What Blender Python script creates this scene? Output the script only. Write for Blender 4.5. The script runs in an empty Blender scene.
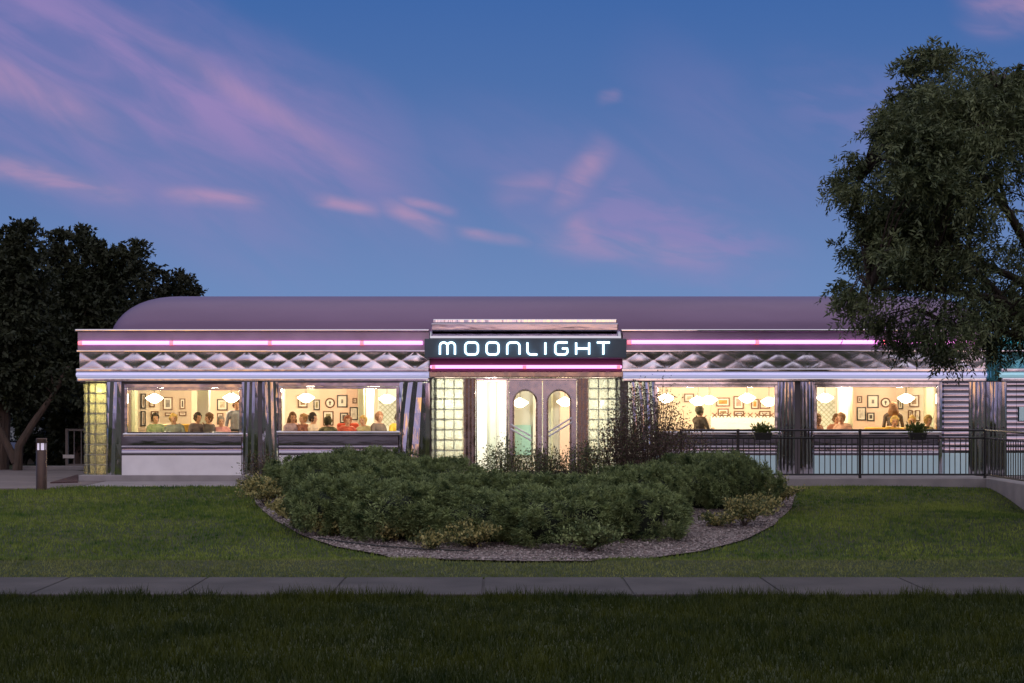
import bpy, bmesh, math, random
import numpy as np
from mathutils import Vector, Matrix
random.seed(7); RNG = np.random.default_rng(11)
S = bpy.context.scene; COL = S.collection
R = math.radians; PI = math.pi
# ------------------------------------------------------------------ camera constants (metres; camera at x=0,y=0)
FPX, CX, HY, CH = 1700.0, 500.0, 400.0, 2.4
def PX(p, Y): return (p - CX) * Y / FPX
def PZ(p, Y): return CH - (p - HY) * Y / FPX
F = 40.5                       # facade distance
def fx(p): return PX(p, F)
def fz(p): return PZ(p, F)

# ------------------------------------------------------------------ object helpers
def tag(o, label=None, cat=None, group=None, kind=None):
    if label: o['label'] = label
    if cat: o['category'] = cat
    if group: o['group'] = group
    if kind: o['kind'] = kind
    return o
def empty(name, loc=(0, 0, 0), rz=0, label=None, cat=None, group=None):
    o = bpy.data.objects.new(name, None); COL.objects.link(o)
    o.location = loc; o.rotation_euler = (0, 0, rz); o.empty_display_size = .2
    return tag(o, label, cat, group)
class MB:
    def __init__(s): s.v = []; s.f = []; s.m = []
    def add(s, vs, fs, mi=0):
        b = len(s.v); s.v += [tuple(v) for v in vs]
        for f in fs: s.f.append(tuple(b + i for i in f)); s.m.append(mi)
        return s
    def box(s, x0, x1, y0, y1, z0, z1, mi=0):
        return s.add([(x0,y0,z0),(x1,y0,z0),(x1,y1,z0),(x0,y1,z0),(x0,y0,z1),(x1,y0,z1),(x1,y1,z1),(x0,y1,z1)],
            [(0,3,2,1),(4,5,6,7),(0,1,5,4),(1,2,6,5),(2,3,7,6),(3,0,4,7)], mi)
    def tube(s, pts, rad, seg=8, mi=0, cap=True, closed=False):
        pts = [Vector(p) for p in pts]
        if not hasattr(rad, '__len__'): pts = [p for i, p in enumerate(pts) if i == 0 or (p-pts[i-1]).length > 1e-5]
        n = len(pts)
        rad = rad if hasattr(rad, '__len__') else [rad] * n
        b = len(s.v); ref = None
        for i, p in enumerate(pts):
            if closed: d = pts[(i+1) % n] - pts[i-1]
            else: d = pts[min(i+1, n-1)] - pts[max(i-1, 0)]
            d.normalize()
            if ref is None:
                ref = Vector((0,0,1)) if abs(d.z) < .9 else Vector((1,0,0))
            a = d.cross(ref); a.normalize(); c = a.cross(d); c.normalize(); ref = c
            for k in range(seg):
                t = 2*PI*k/seg; s.v.append(tuple(p + (a*math.cos(t) + c*math.sin(t)) * rad[i]))
        for i in range(n if closed else n-1):
            j = (i+1) % n
            for k in range(seg):
                s.f.append((b+i*seg+k, b+i*seg+(k+1)%seg, b+j*seg+(k+1)%seg, b+j*seg+k)); s.m.append(mi)
        if cap and not closed:
            s.f.append(tuple(b+k for k in reversed(range(seg)))); s.m.append(mi)
            s.f.append(tuple(b+(n-1)*seg+k for k in range(seg))); s.m.append(mi)
        return s
    def lathe(s, prof, c=(0,0,0), seg=24, mi=0):
        b = len(s.v); n = len(prof)
        for r, z in prof:
            for k in range(seg):
                t = 2*PI*k/seg; s.v.append((c[0]+r*math.cos(t), c[1]+r*math.sin(t), c[2]+z))
        for i in range(n-1):
            for k in range(seg):
                s.f.append((b+i*seg+k, b+i*seg+(k+1)%seg, b+(i+1)*seg+(k+1)%seg, b+(i+1)*seg+k)); s.m.append(mi)
        s.f.append(tuple(b+k for k in reversed(range(seg)))); s.m.append(mi)
        s.f.append(tuple(b+(n-1)*seg+k for k in range(seg))); s.m.append(mi)
        return s
    def extrude(s, prof, x0, x1, mi=0, n=1):      # profile of (y,z) swept along x, closed polygon
        b = len(s.v); k = len(prof)
        for i in range(n+1):
            x = x0 + (x1-x0)*i/n
            s.v += [(x, y, z) for y, z in prof]
        for i in range(n):
            for j in range(k):
                s.f.append((b+i*k+j, b+i*k+(j+1)%k, b+(i+1)*k+(j+1)%k, b+(i+1)*k+j)); s.m.append(mi)
        s.f.append(tuple(b+j for j in reversed(range(k)))); s.m.append(mi)
        s.f.append(tuple(b+n*k+j for j in range(k))); s.m.append(mi)
        return s
    def build(s, name, mats, parent=None, smooth=False, bevel=0, recalc=True):
        me = bpy.data.meshes.new(name); me.from_pydata(s.v, [], s.f)
        for m in (mats if isinstance(mats, (list, tuple)) else [mats]): me.materials.append(m)
        me.polygons.foreach_set('material_index', s.m)
        if recalc:
            bm = bmesh.new(); bm.from_mesh(me); bmesh.ops.recalc_face_normals(bm, faces=bm.faces); bm.to_mesh(me); bm.free()
        if smooth:
            me.polygons.foreach_set('use_smooth', [True]*len(me.polygons)); me.set_sharp_from_angle(angle=R(38))
        me.update()
        o = bpy.data.objects.new(name, me); COL.objects.link(o); o.parent = parent
        if bevel:
            b = o.modifiers.new('bevel', 'BEVEL'); b.width = bevel; b.segments = 2; b.limit_method = 'ANGLE'
        return o
def npmesh(name, V, Q, mats, parent=None, smooth=False, mi=None):
    """numpy verts (n,3) and faces (m,k) all of the same size"""
    me = bpy.data.meshes.new(name); k = Q.shape[1]
    me.vertices.add(len(V)); me.vertices.foreach_set('co', np.ascontiguousarray(V, dtype=np.float32).ravel())
    me.loops.add(Q.size); me.loops.foreach_set('vertex_index', np.ascontiguousarray(Q, dtype=np.int32).ravel())
    me.polygons.add(len(Q)); me.polygons.foreach_set('loop_start', np.arange(0, Q.size, k, dtype=np.int32))
    me.polygons.foreach_set('loop_total', np.full(len(Q), k, dtype=np.int32))
    for m in (mats if isinstance(mats, (list, tuple)) else [mats]): me.materials.append(m)
    if mi is not None: me.polygons.foreach_set('material_index', np.ascontiguousarray(mi, dtype=np.int32))
    if smooth: me.polygons.foreach_set('use_smooth', np.ones(len(Q), dtype=bool))
    me.update(calc_edges=True); me.validate()
    o = bpy.data.objects.new(name, me); COL.objects.link(o); o.parent = parent
    return o
def copy_tree(o, parent=None):
    c = o.copy(); COL.objects.link(c); c.parent = parent
    for ch in list(o.children): copy_tree(ch, c)
    return c

# ------------------------------------------------------------------ materials
def new_mat(name):
    m = bpy.data.materials.new(name); m.use_nodes = True
    return m, m.node_tree, m.node_tree.nodes['Principled BSDF']
def pmat(name, col, rough=.6, metal=0., col2=None, nscale=6., bump=0., bscale=20., spec=.5, stretch=None, rough2=None, detail=4.):
    m, nt, p = new_mat(name); N, L = nt.nodes, nt.links
    p.inputs['Base Color'].default_value = (*col, 1); p.inputs['Roughness'].default_value = rough
    p.inputs['Metallic'].default_value = metal; p.inputs['Specular IOR Level'].default_value = spec
    tc = N.new('ShaderNodeTexCoord'); vec = tc.outputs['Object']
    if stretch:
        mp = N.new('ShaderNodeMapping'); mp.inputs['Scale'].default_value = stretch; L.new(vec, mp.inputs['Vector']); vec = mp.outputs['Vector']
    if col2 is not None or rough2 is not None:
        n = N.new('ShaderNodeTexNoise'); n.inputs['Scale'].default_value = nscale; n.inputs['Detail'].default_value = detail
        L.new(vec, n.inputs['Vector'])
        r = N.new('ShaderNodeMapRange'); r.inputs['From Min'].default_value = .32; r.inputs['From Max'].default_value = .68
        L.new(n.outputs['Fac'], r.inputs['Value'])
        if col2 is not None:
            mx = N.new('ShaderNodeMix'); mx.data_type = 'RGBA'
            mx.inputs['A'].default_value = (*col, 1); mx.inputs['B'].default_value = (*col2, 1)
            L.new(r.outputs['Result'], mx.inputs['Factor']); L.new(mx.outputs['Result'], p.inputs['Base Color'])
        if rough2 is not None:
            m2 = N.new('ShaderNodeMapRange'); m2.inputs['To Min'].default_value = rough; m2.inputs['To Max'].default_value = rough2
            L.new(r.outputs['Result'], m2.inputs['Value']); L.new(m2.outputs['Result'], p.inputs['Roughness'])
    if bump:
        n = N.new('ShaderNodeTexNoise'); n.inputs['Scale'].default_value = bscale; n.inputs['Detail'].default_value = 3
        L.new(vec, n.inputs['Vector'])
        b = N.new('ShaderNodeBump'); b.inputs['Strength'].default_value = 1; b.inputs['Distance'].default_value = bump
        L.new(n.outputs['Fac'], b.inputs['Height']); L.new(b.outputs['Normal'], p.inputs['Normal'])
    return m
def emat(name, col, strength):
    m, nt, p = new_mat(name)
    p.inputs['Base Color'].default_value = (*[min(1, c) for c in col], 1); p.inputs['Roughness'].default_value = .3
    p.inputs['Emission Color'].default_value = (*col, 1); p.inputs['Emission Strength'].default_value = strength
    return m
def pane_mat(name, tint=(1,1,1), ior=1.45, rough=.0):
    m, nt, p = new_mat(name); N, L = nt.nodes, nt.links
    t = N.new('ShaderNodeBsdfTransparent'); t.inputs['Color'].default_value = (*tint, 1)
    g = N.new('ShaderNodeBsdfGlossy'); g.inputs['Roughness'].default_value = rough
    fr = N.new('ShaderNodeFresnel'); fr.inputs['IOR'].default_value = ior
    mx = N.new('ShaderNodeMixShader'); L.new(fr.outputs['Fac'], mx.inputs['Fac']); L.new(t.outputs[0], mx.inputs[1]); L.new(g.outputs[0], mx.inputs[2])
    L.new(mx.outputs[0], N['Material Output'].inputs['Surface']); N.remove(p)
    return m
def leaf_mat(name, a, b, nscale=1.2, trans=.25, rough=.55, fine=None):
    """leaf colour varied by a coarse and a fine noise in object space; some light passes through"""
    m, nt, p = new_mat(name); N, L = nt.nodes, nt.links
    tc = N.new('ShaderNodeTexCoord')
    n1 = N.new('ShaderNodeTexNoise'); n1.inputs['Scale'].default_value = nscale; n1.inputs['Detail'].default_value = 3
    n2 = N.new('ShaderNodeTexNoise'); n2.inputs['Scale'].default_value = fine or nscale*14; n2.inputs['Detail'].default_value = 1
    L.new(tc.outputs['Object'], n1.inputs['Vector']); L.new(tc.outputs['Object'], n2.inputs['Vector'])
    ad = N.new('ShaderNodeMath'); ad.operation = 'ADD'; L.new(n1.outputs['Fac'], ad.inputs[0]); L.new(n2.outputs['Fac'], ad.inputs[1])
    r = N.new('ShaderNodeMapRange'); r.inputs['From Min'].default_value = .72; r.inputs['From Max'].default_value = 1.28
    L.new(ad.outputs[0], r.inputs['Value'])
    mx = N.new('ShaderNodeMix'); mx.data_type = 'RGBA'; mx.inputs['A'].default_value = (*a, 1); mx.inputs['B'].default_value = (*b, 1)
    L.new(r.outputs['Result'], mx.inputs['Factor']); L.new(mx.outputs['Result'], p.inputs['Base Color'])
    p.inputs['Roughness'].default_value = rough; p.inputs['Specular IOR Level'].default_value = .3
    tr = N.new('ShaderNodeBsdfTranslucent'); L.new(mx.outputs['Result'], tr.inputs['Color'])
    ms = N.new('ShaderNodeMixShader'); ms.inputs['Fac'].default_value = trans
    L.new(p.outputs[0], ms.inputs[1]); L.new(tr.outputs[0], ms.inputs[2]); L.new(ms.outputs[0], N['Material Output'].inputs['Surface'])
    return m
def block_mat(name, tint):
    m, nt, p = new_mat(name); N, L = nt.nodes, nt.links
    tc = N.new('ShaderNodeTexCoord')
    w = N.new('ShaderNodeTexNoise'); w.inputs['Scale'].default_value = 16; w.inputs['Detail'].default_value = 2; w.inputs['Distortion'].default_value = 1.5
    L.new(tc.outputs['Object'], w.inputs['Vector'])
    b = N.new('ShaderNodeBump'); b.inputs['Distance'].default_value = .03; L.new(w.outputs['Fac'], b.inputs['Height'])
    tr = N.new('ShaderNodeBsdfTranslucent'); tr.inputs['Color'].default_value = (*tint, 1)
    tp = N.new('ShaderNodeBsdfRefraction'); tp.inputs['Color'].default_value = (*tint, 1); tp.inputs['IOR'].default_value = 1.25; tp.inputs['Roughness'].default_value = .12
    L.new(b.outputs['Normal'], tp.inputs['Normal']); L.new(b.outputs['Normal'], tr.inputs['Normal'])
    m1 = N.new('ShaderNodeMixShader'); L.new(w.outputs['Fac'], m1.inputs['Fac']); L.new(tp.outputs[0], m1.inputs[1]); L.new(tr.outputs[0], m1.inputs[2])
    g = N.new('ShaderNodeBsdfGlossy'); g.inputs['Roughness'].default_value = .05; L.new(b.outputs['Normal'], g.inputs['Normal'])
    fr = N.new('ShaderNodeFresnel'); fr.inputs['IOR'].default_value = 1.5
    m2 = N.new('ShaderNodeMixShader'); L.new(fr.outputs['Fac'], m2.inputs['Fac']); L.new(m1.outputs[0], m2.inputs[1]); L.new(g.outputs[0], m2.inputs[2])
    L.new(m2.outputs[0], N['Material Output'].inputs['Surface']); N.remove(p)
    return m

M = {}
M['chrome'] = pmat('polished_steel', (.74,.72,.79), .06, 1, bump=.008, bscale=1.1, rough2=.13, nscale=3)
M['chrome_wavy'] = pmat('wavy_steel', (.74,.72,.78), .03, 1, bump=.010, bscale=1.0, rough2=.08, nscale=4, stretch=(4,4,.6))
M['strip_teal'] = emat('teal_white_neon', (.36,.62,.74), .55)
M['quilt'] = pmat('quilted_steel', (.74,.71,.80), .17, 1, bump=.008, bscale=2.5, rough2=.28, nscale=3)
M['apron'] = pmat('apron_steel', (.44,.40,.47), .09, 1, bump=.008, bscale=1.2, rough2=.16, nscale=3, stretch=(.7,1,3))
M['teal_cast_steel'] = pmat('teal_cast_steel', (.10,.34,.42), .2, .75, col2=(.13,.40,.47), nscale=3, bump=.003, bscale=2)  # plain steel with the teal light on the wing painted into its colour
M['brushed'] = pmat('brushed_steel', (.62,.60,.64), .28, 1, bump=.004, bscale=2, rough2=.4, nscale=3)
M['dark_steel'] = pmat('dark_steel', (.12,.115,.13), .35, .6)
M['fascia'] = pmat('fascia_steel', (.40,.33,.46), .32, .75, col2=(.33,.27,.39), nscale=2)
M['roof'] = pmat('roof_metal', (.225,.15,.265), .42, .35, col2=(.18,.12,.215), nscale=.7, stretch=(.25,1,1), bump=.004, bscale=3)
M['bronze'] = pmat('bronze_trim', (.50,.38,.33), .16, 1, rough2=.38)
M['slate'] = pmat('sign_slate', (.065,.095,.125), .45, .2, col2=(.08,.11,.14), nscale=4)
M['enamel'] = pmat('white_enamel', (.90,.88,.92), .22, 0, col2=(.80,.78,.82), nscale=2.5)
M['enamel_blue_cast'] = pmat('blue_cast_enamel', (.64,.88,.93), .22, 0, col2=(.58,.82,.88), nscale=1.5)  # white enamel again, the bluish light of the right half put into its colour
M['strip'] = emat('cold_white_neon', (.56,.56,.86), .62)
M['pink'] = emat('pink_neon', (1.,.30,.86), 2.7)
M['pink_end'] = emat('red_neon_end', (1.,.16,.22), 2.2)
M['teal_tube'] = emat('teal_neon', (.05,.45,.6), 1.0)
M['letter'] = emat('white_blue_neon', (.55,.82,1.), 3.2)
M['pane'] = pane_mat('window_pane', (.97,.97,.95))
M['block'] = block_mat('glass_block', (.95,.97,.87))
M['mortar'] = pmat('block_mortar', (.55,.55,.47), .8)
M['concrete'] = pmat('pale_concrete', (.34,.31,.32), .85, col2=(.26,.24,.25), nscale=2.5, bump=.004, bscale=40)
M['walk'] = pmat('sidewalk_concrete', (.088,.078,.080), .9, col2=(.050,.045,.046), nscale=1.3, detail=8, bump=.004, bscale=50)
M['rail'] = pmat('black_rail_paint', (.02,.02,.023), .4, .3)
M['wall_cream'] = pmat('cream_wall', (.80,.68,.54), .8, col2=(.74,.62,.49), nscale=1.2)
M['wall_peach'] = pmat('peach_wall', (.83,.60,.48), .8, col2=(.79,.56,.44), nscale=1.2)
M['wall_taupe'] = pmat('taupe_wall', (.50,.40,.31), .8, col2=(.46,.37,.29), nscale=1.2)
M['wall_white'] = pmat('white_wall', (.82,.85,.80), .8, col2=(.76,.80,.74), nscale=1.2)
M['ceiling'] = pmat('ceiling_paint', (.80,.64,.42), .8, col2=(.74,.58,.37), nscale=1.)
M['floor'] = pmat('tile_floor', (.25,.21,.18), .4, col2=(.35,.31,.27), nscale=3)
M['green_post'] = pmat('sage_post', (.50,.53,.38), .6, col2=(.46,.49,.35), nscale=3)
M['opal'] = emat('opal_glass_lamp', (1.,.80,.52), 14.0)
M['cord'] = pmat('lamp_cord', (.05,.05,.05), .5)
M['frame_black'] = pmat('black_frame', (.03,.025,.025), .5)
M['frame_brown'] = pmat('brown_frame', (.16,.08,.045), .5, col2=(.12,.06,.035), nscale=20)
M['mat_board'] = pmat('mat_board', (.78,.74,.66), .8, col2=(.74,.7,.62), nscale=8)
M['gold_vinyl'] = pmat('gold_vinyl', (.75,.48,.10), .4, col2=(.68,.42,.08), nscale=5)
M['red_vinyl'] = pmat('red_vinyl', (.60,.09,.05), .4, col2=(.52,.07,.04), nscale=5)
M['brown_vinyl'] = pmat('brown_vinyl', (.22,.12,.07), .45, col2=(.18,.10,.06), nscale=5)
M['table_top'] = pmat('laminate_top', (.70,.66,.58), .3, col2=(.64,.60,.53), nscale=9)
M['bark'] = pmat('bark', (.10,.065,.05), .9, col2=(.055,.04,.032), nscale=9, bump=.03, bscale=14, stretch=(1,1,.25))
M['twig'] = pmat('twig_bark', (.06,.042,.035), .9, col2=(.04,.03,.025), nscale=12)
M['black_plastic'] = pmat('black_plastic', (.018,.018,.02), .5)
M['bollard'] = pmat('bollard_bronze', (.10,.065,.052), .45, .5, col2=(.085,.055,.045), nscale=6)
M['bollard_lens'] = emat('bollard_lens', (.75,.68,.85), .55)
M['gate'] = pmat('grey_gate_paint', (.16,.14,.13), .5, .3)
M['plate'] = pmat('pale_plate', (.6,.57,.55), .4)
M['mulch'] = pmat('red_mulch', (.11,.055,.055), .95, col2=(.06,.032,.035), nscale=25, bump=.03, bscale=40)

# ------------------------------------------------------------------ world (dusk sky)
w = bpy.data.worlds.new("World"); S.world = w; w.use_nodes = True
nt = w.node_tree; N, L = nt.nodes, nt.links
bg = N['Background']
def math_n(op, a, b=None, c=None, clamp=False):
    n = N.new('ShaderNodeMath'); n.operation = op; n.use_clamp = clamp
    for i, q in enumerate((a, b, c)):
        if q is None: continue
        if isinstance(q, (int, float)): n.inputs[i].default_value = q
        else: L.new(q, n.inputs[i])
    return n.outputs[0]
def ramp(fac, stops):
    n = N.new('ShaderNodeValToRGB'); el = n.color_ramp.elements
    while len(el) > 1: el.remove(el[-1])
    el[0].position = stops[0][0]; el[0].color = (*stops[0][1], 1)
    for p_, c_ in stops[1:]:
        e = el.new(p_); e.color = (*c_, 1)
    L.new(fac, n.inputs['Fac']); return n.outputs['Color']
def mixc(fac, a, b, mode='MIX'):
    n = N.new('ShaderNodeMix'); n.data_type = 'RGBA'; n.blend_type = mode
    for k, q in (('Factor', fac), ('A', a), ('B', b)):
        if isinstance(q, (int, float)): n.inputs[k].default_value = q
        elif isinstance(q, tuple): n.inputs[k].default_value = (*q, 1)
        else: L.new(q, n.inputs[k])
    return n.outputs['Result']
def smooth(v, lo, hi):
    n = N.new('ShaderNodeMapRange'); n.interpolation_type = 'SMOOTHSTEP'
    n.inputs['From Min'].default_value = lo; n.inputs['From Max'].default_value = hi; L.new(v, n.inputs['Value']); return n.outputs['Result']
tc = N.new('ShaderNodeTexCoord'); sp = N.new('ShaderNodeSeparateXYZ'); L.new(tc.outputs['Generated'], sp.inputs[0])
dx, dy, dz = sp.outputs
front = ramp(math_n('MAXIMUM', dz, 0.), [(0,(.165,.290,.550)),(.065,(.142,.250,.505)),(.12,(.104,.192,.440)),(.18,(.068,.155,.40)),(.24,(.040,.125,.375)),(.42,(.10,.13,.34)),(.7,(.52,.50,.62)),(1,(.80,.79,.82))])
back0 = ramp(math_n('MAXIMUM', dz, 0.), [(0,(.05,.04,.05)),(.012,(.30,.27,.43)),(.06,(.44,.40,.62)),(.14,(.34,.35,.57)),(.28,(.56,.52,.70)),(.5,(.96,.91,1.02)),(1,(.80,.79,.82))])
gm = N.new('ShaderNodeMapping'); gm.inputs['Scale'].default_value = (1.0,1.0,4.5); L.new(tc.outputs['Generated'], gm.inputs['Vector'])
gn = N.new('ShaderNodeTexNoise'); gn.inputs['Scale'].default_value = 9; gn.inputs['Detail'].default_value = 4; L.new(gm.outputs[0], gn.inputs['Vector'])
glow = math_n('MULTIPLY', smooth(gn.outputs['Fac'], .525, .575), math_n('MULTIPLY', smooth(dz, .20, .04), smooth(dz, .002, .02)))
back = mixc(glow, back0, (1.7,.88,.34))
sky = mixc(smooth(dy, .25, -.55), front, back)
# wisps of cloud, laid out in sky directions (tangents of azimuth and height)
yy = math_n('MAXIMUM', dy, .05)
U = math_n('ADD', math_n('MULTIPLY', math_n('DIVIDE', dx, yy), 1.7), .5)
V = math_n('SUBTRACT', .4, math_n('MULTIPLY', math_n('DIVIDE', dz, yy), 1.7))
cv = N.new('ShaderNodeCombineXYZ'); L.new(U, cv.inputs[0]); L.new(V, cv.inputs[1])
def noise_at(ang, sx, sy, scale, detail=6, dist=.6):
    mp = N.new('ShaderNodeMapping'); mp.inputs['Rotation'].default_value = (0,0,R(ang)); L.new(cv.outputs[0], mp.inputs['Vector'])
    m2 = N.new('ShaderNodeMapping'); m2.inputs['Scale'].default_value = (sx, sy, 1); L.new(mp.outputs[0], m2.inputs['Vector'])
    n = N.new('ShaderNodeTexNoise'); n.inputs['Scale'].default_value = scale; n.inputs['Detail'].default_value = detail; n.inputs['Distortion'].default_value = dist
    L.new(m2.outputs[0], n.inputs['Vector']); return n.outputs['Fac']
nz1 = smooth(noise_at(-30, 1, 4, 6), .30, .68); nz2 = smooth(noise_at(-12, 1, 3.2, 13), .34, .66)
warp = math_n('MULTIPLY', math_n('SUBTRACT', noise_at(0, 1, 1, 9, 4), .5), .045)
def streak(x0, y0, x1, y1, w0, amp, nz, soft=.35):
    x0, y0, x1, y1, w0 = [q/1000. for q in (x0, y0, x1, y1, w0)]
    ln = math.hypot(x1-x0, y1-y0); c, s = (x1-x0)/ln, (y1-y0)/ln
    a = math_n('ADD', math_n('MULTIPLY', math_n('SUBTRACT', U, x0), c), math_n('MULTIPLY', math_n('SUBTRACT', V, y0), s))
    t = math_n('ADD', math_n('MULTIPLY', math_n('SUBTRACT', U, x0), -s), math_n('MULTIPLY', math_n('SUBTRACT', V, y0), c))
    t = math_n('ADD', t, math_n('MULTIPLY', warp, min(1., w0*22)))
    across = smooth(math_n('ABSOLUTE', t), w0*1.15, 0.)
    e = ln*.35
    along = math_n('MULTIPLY', smooth(a, -e*.4, e), smooth(a, ln+e*.4, ln-e))
    return math_n('MULTIPLY', math_n('MULTIPLY', math_n('MULTIPLY', across, along), math_n('ADD', math_n('MULTIPLY', nz, .68), .32)), amp)
wide = [(-150,-75,430,205,95,.80,nz1),(-160,-10,340,215,120,.62,nz1),(380,140,760,190,70,.20,nz1),(530,200,790,262,60,.52,nz2),(460,150,640,230,60,.30,nz1),(760,90,930,120,60,.22,nz2),(620,60,860,200,70,.16,nz1),(-60,150,300,250,40,.25,nz1),(880,130,830,150,40,.25,nz2)]
thin = [(140,30,385,182,15,.30,nz1),(-60,50,125,135,28,.45,nz1),(-40,160,135,195,18,.55,nz2),(160,193,262,203,12,.55,nz2),(312,196,380,211,10,.58,nz2),
        (380,203,452,236,12,.48,nz2),(398,199,455,213,7,.5,nz2),(455,231,532,243,8,.62,nz2),(604,140,556,215,20,.46,nz2),(490,195,560,180,18,.28,nz2),(560,215,600,245,22,.34,nz2),(960,20,1060,-10,34,.45,nz2),(596,100,622,95,9,.3,nz2),(520,235,725,262,18,.24,nz2)]
def total(lst):
    acc = None
    for q in lst:
        s_ = streak(*q); acc = s_ if acc is None else math_n('MAXIMUM', acc, s_)
    return acc
sky = mixc(total(wide), sky, (.34,.235,.50)); sky = mixc(total(thin), sky, (.56,.31,.47))
nish = N.new('ShaderNodeTexSky'); nish.sky_type = 'NISHITA'; nish.sun_disc = False
nish.sun_elevation = R(1.0); nish.sun_rotation = R(180)
vn = N.new('ShaderNodeVectorMath'); vn.operation = 'SCALE'; vn.inputs['Scale'].default_value = .006; L.new(nish.outputs[0], vn.inputs[0])
sky = mixc(1., sky, vn.outputs[0], 'ADD')
L.new(sky, bg.inputs['Color']); bg.inputs['Strength'].default_value = 1.0

sl = bpy.data.lights.new('sun', 'SUN'); sl.energy = .12; sl.angle = R(25); sl.color = (1., .68, .55)
so = bpy.data.objects.new('sun', sl); COL.objects.link(so); so.rotation_euler = (R(80), 0, R(8)); so.location = (0, -20, 20)

# ------------------------------------------------------------------ terrain
_ty = [-400, 20.75, 20.88, 22.82, 23.0, 24.2, 24.75, 25.3, 26.5, 30., 34., 36.5, 38., 600]
_tz = [-.03, -.03, -.015, -.015, .03, .115, .07, -.03, .02, .20, .37, .43, .45, .45]
def T(x, y):
    x = np.asarray(x, dtype=float); y = np.asarray(y, dtype=float)
    z = np.interp(y, _ty, _tz)
    g = np.clip((y-25.5)/5, 0, 1)*np.clip((39-y)/4, 0, 1)
    z = z + g*(.06*np.sin(x*.42+1.3)*np.sin(y*.6)+.025*np.sin(x*1.3+y*.9))
    z = z - .40*np.exp(-((x-11.2)/1.5)**2-((y-34.6)/2.2)**2)
    return z
def ground_at(px, py):
    lo, hi = 10., 60.
    for _ in range(60):
        mid = (lo+hi)/2
        if CH - (py-HY)*mid/FPX > T(PX(px, mid), mid): lo = mid
        else: hi = mid
    return PX(px, lo), lo
xs = np.unique(np.concatenate([np.array([-500,-200,-90,-50]), np.arange(-30, 30.01, .4), np.array([50,90,200,500])]))
ys = np.unique(np.concatenate([np.array([-300,-120,-50,-20,-5,5]), np.arange(10, 21, .5), np.arange(20.9, 26.6, .15), np.arange(26.6, 40, .3), np.arange(40, 60, 2), np.array([70,90,130,200,350,700])]))
gx, gy = np.meshgrid(xs, ys); gz = T(gx, gy)
Vg = np.stack([gx, gy, gz], -1).reshape(-1, 3); nx = len(xs); ii, jj = np.meshgrid(np.arange(nx-1), np.arange(len(ys)-1))
q0 = (jj*nx+ii).ravel(); Qg = np.stack([q0, q0+1, q0+1+nx, q0+nx], 1)
m_lawn = pmat('lawn_soil', (.024,.040,.010), .95, col2=(.045,.052,.018), nscale=.8, bump=.02, bscale=30)
tag(npmesh('ground', Vg, Qg, m_lawn, smooth=True), kind='structure')

# sidewalk: slabs with open joints
mb = MB(); jx = [PX(347,23.0) + 1.83*k for k in range(-8, 9)]
jx = [PX(484,23.0) + 1.855*k for k in range(-9, 9)]
for a, b in zip(jx[:-1], jx[1:]):
    mb.box(a+.012, b-.012, 20.85, 22.85, -.10, .02)
sw = mb.build('sidewalk', M['walk'], bevel=.012); tag(sw, kind='structure')
mb = MB().box(-60, jx[0]-.02, 20.85, 22.85, -.1, .02).box(jx[-1]+.02, 60, 20.85, 22.85, -.1, .02).box(jx[0]-.02, jx[-1]+.02, 20.9, 22.8, -.12, .002)
tag(mb.build('pavement_bed', M['walk']), kind='structure')

# gravel bed outline (read off the photograph, put on the terrain)
outline_px = [(252,490),(256,505),(275,522),(300,536),(335,548),(380,556),(440,561),(520,563),(590,563),(650,560),(700,553),(745,541),(775,526),(792,508),(796,494)]
bed = [ground_at(*p) for p in outline_px]
bed += [(6.2, 37.3), (3.2, 38.0), (-2.0, 38.0), (-4.9, 37.6)]
def in_poly(x, y, poly):
    x = np.asarray(x); y = np.asarray(y); c = np.zeros(x.shape, bool); n = len(poly)
    for i in range(n):
        x1, y1 = poly[i]; x2, y2 = poly[i-1]
        cr = ((y1 > y) != (y2 > y)) & (x < (x2-x1)*(y-y1)/((y2-y1) or 1e-9)+x1)
        c ^= cr
    return c
bm = bmesh.new()
fv = [bm.verts.new((x, y, 0)) for x, y in bed]; bm.faces.new(fv)
bmesh.ops.triangulate(bm, faces=bm.faces)
for _ in range(4): bmesh.ops.subdivide_edges(bm, edges=[e for e in bm.edges if e.calc_length() > .5], cuts=1, use_grid_fill=False)
bmesh.ops.triangulate(bm, faces=bm.faces)
for v in bm.verts: v.co.z = float(T(v.co.x, v.co.y)) + .03
bmesh.ops.recalc_face_normals(bm, faces=bm.faces)
me = bpy.data.meshes.new('planting_bed'); bm.to_mesh(me); bm.free()
m_bed, ntb, pb = new_mat('gravel_bed')
tcb = ntb.nodes.new('ShaderNodeTexCoord'); vb = ntb.nodes.new('ShaderNodeTexVoronoi'); vb.inputs['Scale'].default_value = 26
ntb.links.new(tcb.outputs['Object'], vb.inputs['Vector'])
rb = ntb.nodes.new('ShaderNodeValToRGB'); rb.color_ramp.elements[0].color = (.10,.078,.076,1); rb.color_ramp.elements[1].color = (.34,.28,.275,1)
sb = ntb.nodes.new('ShaderNodeSeparateColor'); ntb.links.new(vb.outputs['Color'], sb.inputs[0]); ntb.links.new(sb.outputs[0], rb.inputs['Fac']); ntb.links.new(rb.outputs['Color'], pb.inputs['Base Color'])
bb = ntb.nodes.new('ShaderNodeBump'); bb.inputs['Distance'].default_value = .03; bb.invert = True; ntb.links.new(vb.outputs['Distance'], bb.inputs['Height']); ntb.links.new(bb.outputs['Normal'], pb.inputs['Normal']); pb.inputs['Roughness'].default_value = .9
me.materials.append(m_bed); o = bpy.data.objects.new('planting_bed', me); COL.objects.link(o); tag(o, kind='structure')
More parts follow.
